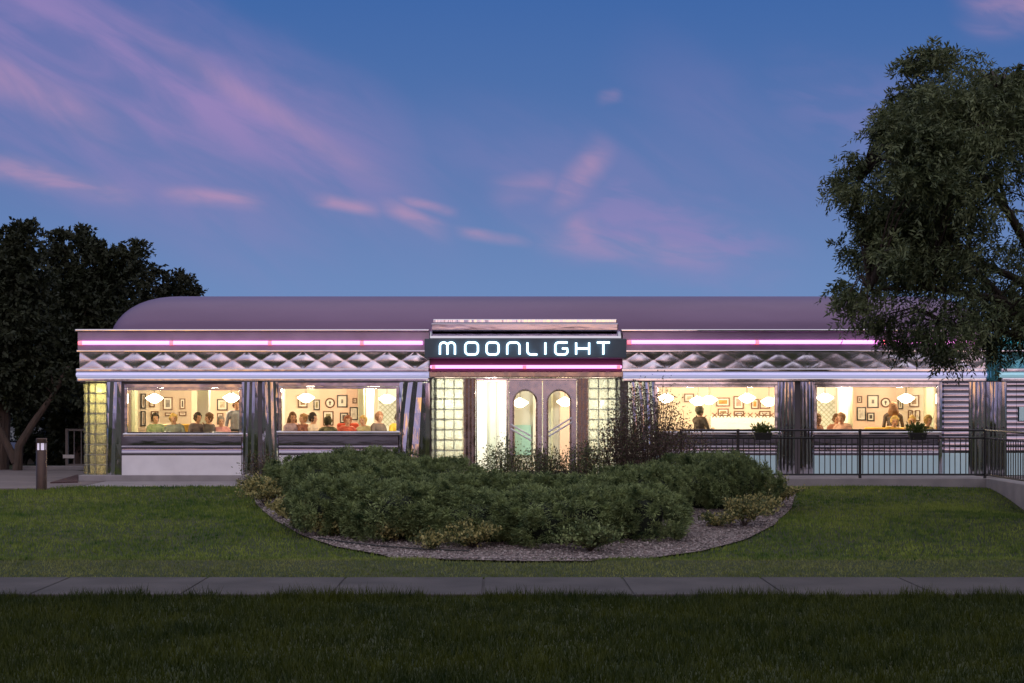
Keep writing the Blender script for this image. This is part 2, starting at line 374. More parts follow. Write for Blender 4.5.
# loose stones
n = 26000
px_ = RNG.uniform(-6, 6.6, n*3); py_ = RNG.uniform(23.5, 38, n*3)
ok = in_poly(px_, py_, bed); px_, py_ = px_[ok][:n], py_[ok][:n]; n = len(px_)
r_ = RNG.uniform(.012, .03, n); base = np.array([[1,0,0],[0,1,0],[-1,0,0],[0,-1,0],[0,0,.7],[0,0,-.5]])
Vs = base[None]*r_[:,None,None]*RNG.uniform(.7,1.3,(n,6,1)); an = RNG.uniform(0,2*PI,n); ca, sa = np.cos(an)[:,None], np.sin(an)[:,None]
Vs = np.stack([Vs[...,0]*ca-Vs[...,1]*sa, Vs[...,0]*sa+Vs[...,1]*ca, Vs[...,2]], -1) + np.stack([px_, py_, T(px_,py_)+.035], -1)[:,None]
fb = np.array([[0,1,4],[1,2,4],[2,3,4],[3,0,4],[1,0,5],[2,1,5],[3,2,5],[0,3,5]])
m_st = [pmat('stone_pale', (.38,.325,.32), .85), pmat('stone_pink', (.23,.175,.172), .85), pmat('stone_dark', (.12,.10,.10), .85)]
o = npmesh('gravel', Vs.reshape(-1,3), (fb[None]+(np.arange(n)*6)[:,None,None]).reshape(-1,3), m_st, mi=np.repeat(RNG.integers(0,3,n), 8))
tag(o, 'loose pinkish grey gravel covering the curved planting bed', 'gravel', kind='stuff')

# walkway along the facade, left path, raised walk and ramp at the right
tag(MB().box(-40, fx(640), 38.0, 41.2, .2, .47).build('walkway', M['concrete'], bevel=.01), kind='structure')
wl = [ground_at(0,491), ground_at(46,490), ground_at(84,486.5)]
mb = MB(); poly = [(-26,37.2),(PX(46,37.0),36.9),(PX(84,38.3),37.9),(PX(84,38.3),43.),(-11.6,46.5),(-13.2,47.),(-26,44.5)]
mb.add([(x,y,.48) for x,y in poly]+[(x,y,.3) for x,y in poly], [tuple(range(7)), tuple(reversed(range(7,14)))]+[(i,i+7,(i+1)%7+7,(i+1)%7) for i in range(7)])
tag(mb.build('footpath', pmat('path_concrete', (.20,.165,.165), .9, col2=(.15,.125,.125), nscale=1.2)), kind='structure')
mb = MB(); poly = [ground_at(50,484.8), ground_at(78,484.0), ground_at(78,476.5)]
mb.add([(x,y,.487+.02) for x,y in poly]+[(x,y,.44) for x,y in poly], [(0,1,2),(5,4,3),(0,3,4,1),(1,4,5,2),(2,5,3,0)])
tag(mb.build('mulch_patch', M['mulch']), kind='structure')
RW = 10.98
mb = MB().box(PX(676,38.5), RW+.14, 38.35, 40.9, .2, .63).box(RW-.02, 14.5, 30.0, 38.349, -.2, .632)
tag(mb.build('raised_walk', M['concrete'], bevel=.012), kind='structure')

# ------------------------------------------------------------------ grass blades
def blades(n, xr, yr, h, wd, keep):
    x = RNG.uniform(*xr, n); y = RNG.uniform(*yr, n); k = keep(x, y); x, y = x[k], y[k]; n = len(x)
    dens = .5+.5*np.sin(x*1.7+np.sin(y*1.3)*2)*np.sin(y*2.1+np.sin(x*.9)*2)
    hh = RNG.uniform(*h, n)*(.75+.5*dens); a = RNG.uniform(0, 2*PI, n); ww = RNG.uniform(*wd, n)
    z = T(x, y)-.005; lean = RNG.uniform(.1, .7, n)*hh; b = RNG.uniform(0, 2*PI, n)
    p0 = np.stack([x-np.cos(a)*ww, y-np.sin(a)*ww, z], -1); p1 = np.stack([x+np.cos(a)*ww, y+np.sin(a)*ww, z], -1)
    p2 = np.stack([x+np.cos(b)*lean, y+np.sin(b)*lean, z+hh], -1)
    return np.stack([p0, p1, p2], 1).reshape(-1, 3)
def lawn_keep(x, y):
    k = ~in_poly(x, y, bed)
    k &= ~((x < -9.8) & (y > 36.9-(x+18)*0)) & ~((x > RW-.05) & (y > 29.9))
    return k & ~((x > PX(676,38.5)-.1) & (y > 38.3)) & (y < 37.98)
Vb = np.concatenate([blades(230000, (-14.5,14.5), (24.3,38), (.03,.075), (.006,.012), lawn_keep)])
g1 = leaf_mat('lawn_grass', (.030,.092,.010), (.26,.32,.06), .38, .25, .6, fine=5)
o = npmesh('lawn_grass', Vb, np.arange(len(Vb)).reshape(-1,3), g1); tag(o, 'mown green grass on the gentle slope below the diner', 'grass', kind='stuff')
Vb = blades(34000, (-10.5,10.5), (22.84,24.7), (.02,.05), (.006,.012), lambda x, y: x < 99)
o = npmesh('border_grass', Vb, np.arange(len(Vb)).reshape(-1,3), leaf_mat('border_grass', (.10,.14,.04), (.25,.27,.09), .5, .25, .6, fine=5)); tag(o, 'narrow raised strip of short grass beyond the sidewalk', 'grass', kind='stuff')
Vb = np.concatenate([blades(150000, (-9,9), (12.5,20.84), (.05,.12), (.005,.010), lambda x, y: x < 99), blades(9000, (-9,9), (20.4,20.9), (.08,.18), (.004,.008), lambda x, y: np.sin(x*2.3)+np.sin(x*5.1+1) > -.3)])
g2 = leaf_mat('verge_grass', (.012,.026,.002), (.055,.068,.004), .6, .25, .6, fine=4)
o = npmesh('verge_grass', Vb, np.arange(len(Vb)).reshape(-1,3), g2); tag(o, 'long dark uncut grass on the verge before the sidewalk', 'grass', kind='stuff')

# ------------------------------------------------------------------ foliage helpers
def unit(v): return v/np.maximum(np.linalg.norm(v, axis=-1, keepdims=True), 1e-9)
def leaf_quads(P, D, Ln, Wd, fold=.15):
    """diamond leaves: base point P, direction D"""
    n = len(P); D = unit(D); rnd = unit(RNG.normal(size=(n,3))); Sd = unit(np.cross(D, rnd)); Up = np.cross(Sd, D)
    Ln = np.broadcast_to(Ln, n)[:,None]; Wd = np.broadcast_to(Wd, n)[:,None]
    mid = P + D*Ln*.45 + Up*Ln*fold
    return np.stack([P, mid+Sd*Wd, P+D*Ln, mid-Sd*Wd], 1).reshape(-1,3)
def quads(n): return np.arange(n*4).reshape(-1,4)
def leafobj(name, V, mat, parent=None, mi=None): return npmesh(name, V, quads(len(V)//4), mat, parent, mi=mi)

# juniper: rounded, sheared mound made of dense tufts
m_jun = leaf_mat('juniper_needles', (.028,.058,.022), (.31,.385,.155), 3.4, .12, .6, fine=8)
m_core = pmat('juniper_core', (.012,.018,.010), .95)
def juniper(seed):
    rg = np.random.default_rng(seed); n = 430
    th = rg.uniform(0, 2*PI, n); u = rg.uniform(0, 1, n)
    cz = np.where(u < .46, 1.0, rg.uniform(.10, 1.0, n)); rr = np.where(u < .46, np.sqrt(rg.uniform(0, 1, n)), 1.0)
    top = 1-.24*rr**2.5
    sq = 1/np.maximum(np.abs(np.cos(th))**4+np.abs(np.sin(th))**4, .3)**.25
    prof = np.where(u < .46, 1, .80+.20*np.sin(np.clip(cz, 0, 1)*PI*.75))
    bump = 1+.11*np.sin(th*3+seed)+.07*np.sin(th*7+seed*2)+rg.normal(size=n)*.05
    C = np.stack([np.cos(th)*sq*rr*prof*bump, np.sin(th)*sq*rr*prof*bump, cz*top*(.82+.20*rg.uniform(0,1,n)+.08*np.sin(th*5+seed)*rr+.06*np.sin(rr*9+seed))], -1)
    C[:,2] *= .95
    ou = unit(C-np.array([0,0,.35])); k = 88
    R0 = rg.uniform(.10, .19, n)
    d = unit(rg.normal(size=(n,k,3))+ou[:,None]*1.1+np.array([0,0,.35]))
    P = C[:,None]+d*(R0[:,None,None]*rg.uniform(.1,.75,(n,k,1)))
    V = leaf_quads(P.reshape(-1,3), (d+rg.normal(size=d.shape)*.35).reshape(-1,3), rg.uniform(.045,.085,n*k), rg.uniform(.006,.011,n*k), .1)
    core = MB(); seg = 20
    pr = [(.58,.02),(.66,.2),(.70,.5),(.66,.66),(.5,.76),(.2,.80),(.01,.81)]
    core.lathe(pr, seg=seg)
    return V, core
JV = [juniper(s) for s in (3, 8, 21)]
jroots = []
def place_juniper(i, px, Y, sx, sy, sz, rz, label):
    x = PX(px, Y); z = float(T(x, Y))
    key = i % 3
    r = empty('juniper_shrub', (x, Y, z), rz, label, 'shrub', 'clipped juniper shrubs in the planting bed'); r.scale = (sx, sy, sz*[.95,1.02,.90,1.0,.93,1.03,.97][i % 7])
    if len(jroots) < 3:
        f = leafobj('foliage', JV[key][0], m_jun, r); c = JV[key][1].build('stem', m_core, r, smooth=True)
        jroots.append((f, c))
    else:
        for src in jroots[key]:
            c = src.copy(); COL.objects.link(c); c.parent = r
    return r
jun = [(344,29.2,.86,1.0,.95,'clipped juniper at the front left corner of the bed, above the yellow edge plants'),
 (405,28.6,.98,1.05,.90,'clipped juniper in the front row behind the pale bushy plant left of the hose'),
 (480,28.2,.98,1.1,.86,'clipped juniper in the front row behind the middle variegated plant'),
 (556,27.9,.98,1.1,.84,'clipped juniper at the tip of the bed behind the dark spurge'),
 (622,28.5,.84,1.0,.92,'clipped juniper ending the front row beside the open gravel'),
 (334,32.4,.80,1.1,.98,'clipped juniper in the second row at the left edge near the twiggy bush'),
 (374,31.4,1.05,1.1,.95,'clipped juniper in the second row below the fan shaped steel panel'),
 (448,31.0,1.05,1.1,.82,'clipped juniper in the second row below the entrance glass blocks'),
 (520,30.8,1.05,1.1,.82,'clipped juniper in the second row in line with the double doors'),
 (592,30.8,1.05,1.1,.88,'clipped juniper in the second row below the right glass blocks'),
 (640,31.4,.72,1.0,.90,'small clipped juniper in the second row below the big twiggy shrub'),
 (326,35.6,.80,1.1,.88,'clipped juniper in the rear row below the left edge of the second window'),
 (364,35.0,1.15,1.1,.90,'clipped juniper in the rear row under the middle of the second window'),
 (424,34.4,1.0,1.1,.86,'clipped juniper in the rear row below the left glass blocks'),
 (704,34.2,.92,1.0,1.0,'clipped juniper in the rear right group just before the railing'),
 (728,32.6,.60,1.05,.95,'clipped juniper standing apart at the right end of the bed'),
 (703,32.6,.6,.9,.88,'clipped juniper in the recess between the front row and the right group')]
for i, (px, Y, sx, sy, sz, lb) in enumerate(jun):
    place_juniper(i, px, Y, sx, sy, sz, [0.3, 2.1, 4.0, 5.2, 1.2][i % 5], lb)

# low variegated plants along the edge
m_var = [leaf_mat('variegated_leaf', (.24,.22,.07), (.60,.54,.24), 5, .3, .5, fine=30), leaf_mat('edge_plant_green', (.07,.10,.04), (.17,.19,.08), 5, .3, .5, fine=30)]
def low_plant(name, px, py, rad, h, n, mats, label, cat='plant', frac=.6, group=None, L0=(.04,.075)):
    x, y = ground_at(px, py); r = empty(name, (x, y, float(T(x,y))+.02), random.random()*6, label, cat, group)
    ns = 26; mb = MB(); P = []; D = []
    for k in range(ns):
        a = RNG.uniform(0, 2*PI); q = RNG.uniform(.25, 1); tip = np.array([math.cos(a)*rad*q, math.sin(a)*rad*q, h*RNG.uniform(.55, 1)*(1.1-.5*q)])
        pts = [tip*t*np.array([1,1,1])+np.array([0,0,.15*h*math.sin(t*PI)]) for t in (0,.35,.7,1.)]
        mb.tube(pts, [.006,.005,.004,.002], 4)
        t = RNG.uniform(.25, 1.05, n//ns)
        for tt in t:
            P.append(tip*tt+np.array([0,0,.15*h*math.sin(min(tt,1)*PI)])+RNG.normal(size=3)*.035); D.append(RNG.normal(size=3)+np.array([0,0,.6])+tip*.8)
    P = np.array(P); D = np.array(D)
    mb.build('stem', M['twig'], r)
    leafobj('foliage', leaf_quads(P, D, RNG.uniform(*L0, len(P)), RNG.uniform(.013,.024,len(P)), .12), mats, r, mi=(RNG.uniform(size=len(P)) > frac).astype(int))
    return r
G = 'low variegated plants along the gravel edge'
low_plant('variegated_plant', 266, 507, 0.55, 0.60, 1650, m_var, 'variegated plant at the upper left tip of the gravel bed', group=G)
low_plant('variegated_plant', 308, 531, 0.59, 0.50, 1800, m_var, 'brightest yellow variegated plant at the left curve of the bed', group=G, frac=.8)
low_plant('variegated_plant', 284, 520, 0.36, 0.42, 900, m_var, 'small yellow variegated plant between the two bigger ones at the left curve', group=G, frac=.8)
low_plant('variegated_plant', 388, 543, 0.55, 0.43, 1500, m_var, 'pale variegated plant beside the drip hose', group=G, frac=.45)
low_plant('variegated_plant', 474, 550, 0.57, 0.50, 1650, m_var, 'spreading variegated plant in the middle of the front edge', group=G, frac=.55)
low_plant('variegated_plant', 744, 528, 0.52, 0.60, 1350, m_var, 'left one of the three variegated plants at the right end of the bed', group=G, frac=.5)
low_plant('variegated_plant', 776, 508, 0.62, 0.60, 1800, m_var, 'right one of the three variegated plants at the right end of the bed', group=G, frac=.6)
low_plant('variegated_plant', 256, 497, .45, .5, 1300, m_var, 'greyish variegated plant at the very left corner of the bed under the twiggy bush', group=G, frac=.5)
low_plant('variegated_plant', 330, 537, .42, .32, 1100, m_var, 'low variegated plant at the start of the drip hose', group=G, frac=.7)
low_plant('variegated_plant', 432, 551, .38, .30, 900, m_var, 'low variegated plant between the hose end and the middle plant', group=G, frac=.5)
low_plant('variegated_plant', 762, 517, .45, .42, 1200, m_var, 'middle one of the three variegated plants at the right end of the bed', group=G, frac=.55)
low_plant('variegated_plant', 716, 528, .35, .3, 700, m_var, 'small variegated plant in the recess beside the right end juniper', group=G, frac=.3)
low_plant('spurge_plant', 590, 553, 0.62, 0.50, 1950, [m_jun, m_var[1]], 'dark leafy plant at the front tip of the bed before the juniper', frac=.6)

# drip hose
pts = [(*ground_at(px, py), 0) for px, py in [(318,541),(345,545),(380,549),(420,552),(455,553.5),(470,554)]]
tag(MB().tube([(x, y, float(T(x,y))+.05) for x, y, _ in pts], .012, 6).build('drip_hose', M['black_plastic'], smooth=True), 'thin black drip hose lying across the gravel edge', 'hose')

# twiggy deciduous shrubs before the entrance
m_tw = [leaf_mat('shrub_leaf_dark', (.065,.048,.040), (.17,.115,.09), 3, .3, .5, fine=20), leaf_mat('shrub_leaf_green', (.06,.075,.035), (.18,.20,.09), 3, .3, .5, fine=20)]
def twig_shrub(px, Y, h, rad, nst, nleaf, label, frac, Lr=(.035,.06)):
    x = PX(px, Y); r = empty('leafy_shrub', (x, Y, float(T(x,Y))), random.random()*6, label, 'shrub', 'twiggy shrubs before the entrance')
    mb = MB(); P = []; D = []
    for k in range(nst):
        a = RNG.uniform(0, 2*PI); q = math.sqrt(RNG.uniform(.02, 1)); hh = h*(1-.42*q*q)*RNG.uniform(.72, 1)
        tip = np.array([math.cos(a)*rad*q, math.sin(a)*rad*q, hh]); mid = np.array([tip[0]*.75, tip[1]*.75, hh*.5]); b = np.array([tip[0]*.12, tip[1]*.12, 0])
        pts = [b, b*.3+mid*.7, mid*.6+tip*.4, tip]
        mb.tube(pts, [.012,.009,.006,.003], 5)
        for j in range(nleaf//nst):
            t = RNG.uniform(.18, 1.02); s = t*3; i0 = min(int(s), 2); p = pts[i0]*(1-(s-i0))+pts[i0+1]*(s-i0)
            off = RNG.normal(size=3)*np.array([.10,.10,.08]); P.append(p+off); D.append(off+np.array([0,0,.06])+RNG.normal(size=3)*.05)
    mb.build('stem', M['twig'], r); P = np.array(P); D = np.array(D)
    leafobj('foliage', leaf_quads(P, D, RNG.uniform(*Lr, len(P)), RNG.uniform(.011,.02,len(P)), .12), m_tw, r, mi=(RNG.uniform(size=len(P)) < frac).astype(int))
twig_shrub(648, 36.6, 2.7, .9, 52, 7200, 'tallest twiggy shrub with small reddish leaves beside the right glass blocks', .12)
twig_shrub(675, 37.0, 1.8, .8, 34, 3600, 'dark twiggy shrub leaning over the start of the railing', .2)
twig_shrub(621, 36.9, 2.2, .5, 24, 2300, 'slim twiggy shrub directly before the right glass blocks', .35)
twig_shrub(580, 36.8, 1.25, .65, 26, 2500, 'loose small leaved bush below the second door', .75)
twig_shrub(545, 37.0, 1.15, .6, 22, 2100, 'loose small leaved bush in front of the door meeting line', .8)
twig_shrub(502, 36.8, 1.25, .55, 24, 2300, 'loose green bush standing before the white sidelight', .9)
twig_shrub(600, 37.2, 1.35, .5, 18, 1200, 'loose bush between the door frame and the right glass blocks', .6)
twig_shrub(262, 36.6, .95, .45, 18, 1000, 'twiggy brownish bush at the left end of the hedge by the fluted column', .3)
twig_shrub(528, 36.2, .75, .6, 18, 900, 'lowest bush behind the hedge before the first door', .9)

# ------------------------------------------------------------------ trees
def tree(name, base, limbs, clusters, label, mat, per=26, spray=9, leafL=(.07,.12), crad=.55, droop=.25, group=None, lw=(.016,.03), bark='bark'):
    """limbs: list of point lists (world offsets from base); clusters: (n,3) offsets with leaf sprays"""
    r = empty(name, base, 0, label, 'tree', group)
    mb = MB()
    for pts, rad in limbs: mb.tube(pts, rad, 9)
    C = np.asarray(clusters)
    # twigs: each cluster joined to the nearest limb point
    lp = np.array([p for pts, rad in limbs for p in pts])
    for c in C:
        d = np.linalg.norm(lp-c, axis=1)+np.maximum(0, lp[:,2]-c[2])*1.5; q = lp[np.argmin(d)]
        m_ = q*.45+c*.55+np.array([0,0,.25]); mb.tube([q, m_, c], [.026,.016,.006], 4, cap=False)
    mb.build('trunk', M[bark], r, smooth=True)
    n = len(C); cc = C.mean(0); cr_a = np.broadcast_to(np.asarray(crad, float), n)[:,None,None]
    sp_c = C[:,None]+RNG.normal(size=(n,per,3))*np.array([1,1,.55])*.6*cr_a
    ou = unit(sp_c-cc+np.array([0,0,.5]))
    sd = unit(ou*.8+RNG.normal(size=sp_c.shape)*.7+np.array([0,0,-droop]))
    t = np.linspace(.1, 1, spray)[None,None,:,None]
    ln = RNG.uniform(.22,.46,(n,per,1,1))*np.clip(cr_a*2.4, .5, 1.2)[...,None]
    P = sp_c[:,:,None]+sd[:,:,None]*t*ln+np.array([0,0,-1.])*t*t*droop*.35
    side = unit(np.cross(sd, RNG.normal(size=sd.shape)))[:,:,None]*np.where(np.arange(spray)%2, 1, -1)[None,None,:,None]
    D = side*.9+sd[:,:,None]*.7+np.array([0,0,-droop])
    P = P.reshape(-1,3); D = np.broadcast_to(D, (n,per,spray,3)).reshape(-1,3)+RNG.normal(size=P.shape)*.25
    leafobj('crown', leaf_quads(P, D, RNG.uniform(*leafL, len(P)), RNG.uniform(*lw, len(P)), .1), mat, r)
    return r
m_rt = leaf_mat('ash_leaves', (.046,.068,.032), (.155,.185,.085), 1.1, .2, .5, fine=7)
# the big tree at the right: silhouette points give the reach of its boughs
YT = 29.0; bx = PX(1085, YT); bz = float(T(bx, YT)); base = np.array([bx, YT, bz])
def tp(px, py, dy=0.): 
    Y = YT+dy; return np.array([PX(px, Y), Y, PZ(py, Y)])-base
tips = [(914,50),(930,52),(900,60),(890,92),(884,108),(874,122),(845,155),(829,174),(836,186),(852,206),(860,222),(842,243),(836,279),(838,291),(866,312),(884,330),(930,340),(972,330),(1006,72),(984,84),(1018,80),(1030,66),(960,95),(915,322),(1010,325),(1040,330),(900,150),(880,200),(868,260)]
cl = []; rads = []
for (a, b) in tips:
    d_ = RNG.uniform(-1., 1.); cl += [tp(a+10, b+5, d_), tp(a+19, b+9+RNG.uniform(-4,4), d_), tp(a+29, b+13+RNG.uniform(-5,5), d_)]; rads += [.16, .22, .28]
    for t in (.25, .5, .75):
        e = tp(a+18+(1070-a)*t*.6, b+6+(230-b)*t*.5, RNG.uniform(-2.2, 2.2)); cl.append(e); rads.append(.34)
k = 0
while k < 300:
    u = unit(RNG.normal(size=3)); rr_ = RNG.uniform(.45, 1)**.5
    p = np.array([u[0]*3.9*rr_+.1, u[1]*3.6*rr_, 5.75+u[2]*2.55*rr_])
    q = p+base; ipx = CX+q[0]*FPX/q[1]; ipy = HY-(q[2]-CH)*FPX/q[1]
    lim = 868+max(0, (150-ipy))*.35+max(0, ipy-290)*.5
    if ipx < lim+34 or ipy < 96+max(0, (960-ipx))*.5 or ipy > 312: continue
    if math.sin(p[0]*2.0+p[2]*1.4)*math.sin(p[2]*2.7+p[0]*.6+1)+.45*math.sin(p[1]*1.9+p[0]) < -.18: continue
    cl.append(p); rads.append(.40); k += 1
    if ipx < lim+95 and ipy > 100 and RNG.uniform() < .75 and ipy < 330:
        f_ = RNG.uniform(18, 34); e = tp(ipx-f_, ipy-f_*RNG.uniform(-.3,.8), p[1]); cl += [e, (e*.5+p*.5)]; rads += [.17, .26]
    elif ipy < 125 and ipx > 960 and RNG.uniform() < .7:
        e = tp(ipx-RNG.uniform(-8,12), ipy-RNG.uniform(14,26), p[1]); cl += [e, (e*.5+p*.5)]; rads += [.15, .25]
limbs = [([np.array([0,0,-.2]), np.array([.05,0,1.2]), np.array([-.05,.1,2.6]), np.array([-.1,.1,4.2]), np.array([.1,.2,6.2])], [.26,.21,.17,.12,.05])]
for (a, b, dy) in [(860,180,.6),(870,290,-.6),(905,75,.3),(1000,90,-.4),(930,250,1.5),(1060,80,1.2),(1180,150,.5),(1220,230,-1.),(1120,260,-2.5),(1050,300,2.4),(960,330,-.8)]:
    e = tp(a, b, dy); s = np.array([-.05,.1,RNG.uniform(2.2,3.6)]); m1 = s*.6+e*.4+np.array([0,0,.35]); limbs.append(([s, m1, s*.25+e*.75+np.array([0,0,.25]), e], [.10,.07,.045,.015]))
tree('ash_tree', tuple(base), limbs, cl, 'big leafy tree at the right overhanging the end of the diner', m_rt, per=25, spray=11, leafL=(.08,.135), crad=[q*1.12 for q in rads], droop=.3, bark='twig', lw=(.011,.019))

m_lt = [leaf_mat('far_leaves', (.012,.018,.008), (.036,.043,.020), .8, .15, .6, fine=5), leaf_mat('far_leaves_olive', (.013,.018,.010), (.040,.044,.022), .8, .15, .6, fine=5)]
def far_tree(px, Y, top_py, half_px, seed, label, mat, bottom_z=1.6, trunk=None, tips=(), extra=()):
    global RNG
    x = PX(px, Y); base = np.array([x, Y, .45]); H = PZ(top_py, Y)-.45; rad = half_px*Y/FPX
    cl = []; cr2 = []; rg = np.random.default_rng(seed)
    while len(cl) < 150:
        u = unit(rg.normal(size=3)); q = rg.uniform(.35, 1)**.5
        z = bottom_z+(H-bottom_z)*(.5+.5*u[2]*q); wob = .82+.25*math.sin(u[0]*7+seed)+.12*math.sin(u[1]*11+seed)
        if z > H*.96: continue
        cl.append(np.array([u[0]*rad*q*wob, u[1]*rad*q*.8*wob, z])); cr2.append(.55)
    for a, b in tips:
        p = np.array([PX(a, Y), Y+rg.uniform(-.5,.5), PZ(b, Y)])-base; cl += [p+np.array([.03,0,-.05]), p+np.array([.1*rg.normal(),0,-.3]), p+np.array([.15*rg.normal(),0,-.6])]; cr2 += [.2,.3,.38]
        for t in (.3, .5, .7): cr2.append(.5); cl.append(p*(1-t)+np.array([0,0,H*.55])*t+rg.normal(size=3)*.2)
    for a, b in extra: cl.append(np.array([PX(a, Y), Y-.3, PZ(b, Y)])-base); cr2.append(.45)
    limbs = [([np.array([0,0,-.2]), np.array([.1,0,H*.25]), np.array([0,.1,H*.5]), np.array([.1,0,H*.85])], [.24,.19,.13,.04])]
    for k in range(7):
        a = rg.uniform(0, 2*PI); e = np.array([math.cos(a)*rad*.75, math.sin(a)*rad*.6, H*rg.uniform(.5,.85)]); s = np.array([.05,0,H*rg.uniform(.18,.4)])
        limbs.append(([s, s*.5+e*.5+np.array([0,0,.2]), e], [.10,.06,.02]))
    if trunk: limbs += trunk
    tree('broadleaf_tree', tuple(base), limbs, np.array(cl), label, mat, per=28, spray=8, leafL=(.11,.19), crad=cr2, droop=.15, lw=(.028,.05), group='dark trees behind the diner')
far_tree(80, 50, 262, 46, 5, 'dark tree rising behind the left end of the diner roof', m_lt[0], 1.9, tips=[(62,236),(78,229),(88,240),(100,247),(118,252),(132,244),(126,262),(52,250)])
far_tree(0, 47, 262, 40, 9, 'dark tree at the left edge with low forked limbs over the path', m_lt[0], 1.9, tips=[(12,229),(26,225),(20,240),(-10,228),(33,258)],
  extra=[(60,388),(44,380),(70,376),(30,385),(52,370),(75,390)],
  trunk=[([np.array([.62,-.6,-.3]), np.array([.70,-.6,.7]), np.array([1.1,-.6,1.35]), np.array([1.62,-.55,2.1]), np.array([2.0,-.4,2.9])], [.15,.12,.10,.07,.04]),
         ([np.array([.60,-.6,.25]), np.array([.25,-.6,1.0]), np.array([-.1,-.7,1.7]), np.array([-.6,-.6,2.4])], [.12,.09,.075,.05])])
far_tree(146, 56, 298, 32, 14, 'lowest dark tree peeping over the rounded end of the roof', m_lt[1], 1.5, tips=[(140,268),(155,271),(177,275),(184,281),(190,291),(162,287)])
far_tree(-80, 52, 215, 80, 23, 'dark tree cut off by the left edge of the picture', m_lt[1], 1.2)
def dark_shrub(px, Y, h, rad, label):
    x = PX(px, Y); r = empty('dark_shrub', (x, Y, .45), 0, label, 'shrub', 'dark shrubs behind the gate')
    n = 3800; u = unit(RNG.normal(size=(n,3))); q = RNG.uniform(.5,1,n)[:,None]**.4; P = u*q*np.array([rad,rad*.8,h*.52])+np.array([0,0,h*.5])
    P[:,2] = np.maximum(P[:,2], .05)
    MB().tube([(0,0,-.1),(0,0,h*.6)], [.06,.03], 6).build('stem', M['twig'], r)
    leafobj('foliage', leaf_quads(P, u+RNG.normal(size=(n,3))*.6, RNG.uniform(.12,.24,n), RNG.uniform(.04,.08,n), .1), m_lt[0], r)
dark_shrub(60, 51.5, 2.4, 1.3, 'tall dark shrub directly behind the grey gate')
dark_shrub(92, 50.5, 2.2, 1.2, 'dark shrub half hidden by the glass block corner')
dark_shrub(46, 56, 2.3, 1.0, 'dark shrub between the gate and the parked car')
dark_shrub(-14, 57, 2.6, 1.6, 'dark shrub at the picture edge beyond the parked car')
dark_shrub(24, 66, 3.4, 2.6, 'large dark shrub behind the parked car')

# ------------------------------------------------------------------ the diner
D = empty('diner', (0, 0, 0), 0, 'long stainless steel diner with rounded mauve roof, pink neon bands and lit windows', 'building')
XL, XR = fx(79), fx(985)
ZP = fz(332)                                          # parapet top
WIN = [(126,241,388,433),(280,398,386.5,431),(656,776,385,431),(815,938,385,431)]
Z_SILL, Z_HEAD = fz(432), fz(386)
FL, CE, YB = .65, 2.86, 45.6
# structural front wall with openings
mb = MB(); cuts = [fx(107)] + [fx(p) for w_ in WIN[:2] for p in w_[:2]] + [PX(430,39.7)+.1]
def wall_piece(a, b, z0, z1): mb.box(a, b, F+.02, F+.2, z0, z1)
VX0, VX1 = PX(430, 39.7), PX(622, 39.7)
xs_ = [fx(107), fx(126), fx(241), fx(280), fx(398), VX0+.05]
xr_ = [VX1-.05, fx(656), fx(776), fx(815), fx(938), 14.6]
for seq in (xs_, xr_):
    for i in range(0, len(seq)-1):
        a, b = seq[i], seq[i+1]
        if i % 2 == 0: wall_piece(a, b, .45, ZP-.03)
        else: wall_piece(a, b, .45, Z_SILL-.001); wall_piece(a, b, Z_HEAD+.001, ZP-.03)
mb.box(VX0+.05, VX1-.05, F+.02, F+.2, 2.86, ZP-.03).box(XL+.02, fx(107), F+.02, F+.2, fz(383)+.004, ZP-.03)
mb.build('front_wall', M['dark_steel'], D)
MB().box(XL+.02, XL+.2, F+1.15, 47.2, .45, ZP-.03).build('side_wall', M['brushed'], D)
MB().box(XL+.02, XL+.2, F+.2, F+1.15, fz(383)+.004, ZP-.03).build('side_wall', M['brushed'], D)
MB().box(14.6, 14.8, F+.02, 47.2, .45, ZP-.03).build('side_wall', M['brushed'], D)
MB().box(XL+.02, 14.8, 47.2, 47.4, .45, ZP-.03).build('rear_wall', M['brushed'], D)
MB().box(XL+.2, 14.6, F+.2, YB, .46, FL).build('floor', M['floor'], D)
MB().box(XL+.2, 14.6, F+.2, 47.2, CE, CE+.1).build('ceiling', M['ceiling'], D)
MB().box(XL+.2, 14.6, YB, YB+.15, FL, CE).build('room_wall', M['wall_cream'], D)
def wp(p0, p1, mat, y=YB-.03, z0=FL, z1=CE-.003, name='wall_panel'): 
    return MB().box(PX(p0, y), PX(p1, y), y, y+.028, z0, z1).build(name, mat, D)
wp(320, 357, M['wall_peach']); wp(711, 792, M['wall_peach']); wp(853, 896, M['wall_peach']); wp(209, 243, M['wall_peach']); wp(160, 191, M['wall_taupe']); wp(378, 402, M['wall_white']); wp(812, 836, M['wall_white'])
for p0, p1 in ((379,401),(813,835)):
    mb = MB(); y = YB-.05; x0, x1, z0, z1 = PX(p0,y), PX(p1,y), PZ(428,y), PZ(394,y); w_ = x1-x0
    k = -8
    while k < 9:
        for sg in (1,-1):
            pts = [(x0+w_*t, (z0+k*.13+sg*w_*t if sg > 0 else z0+k*.13+w_-w_*t)) for t in (0,.25,.5,.75,1)]; pts = [(u, y, v) for u, v in pts if z0 <= v <= z1]
            if len(pts) > 1: mb.tube([pts[0], pts[-1]], .008, 4)
        k += 1
    for k in range(9, 18):
        for sg in (1,-1):
            pts = [(x0+w_*t, (z0+(k-8)*.13+sg*w_*t if sg > 0 else z0+(k-8)*.13+w_-w_*t)) for t in (0,.25,.5,.75,1)]; pts = [(u, y, v) for u, v in pts if z0 <= v <= z1]
            if len(pts) > 1: mb.tube([pts[0], pts[-1]], .008, 4)
    mb.build('lattice_screen', M['green_post'], D)
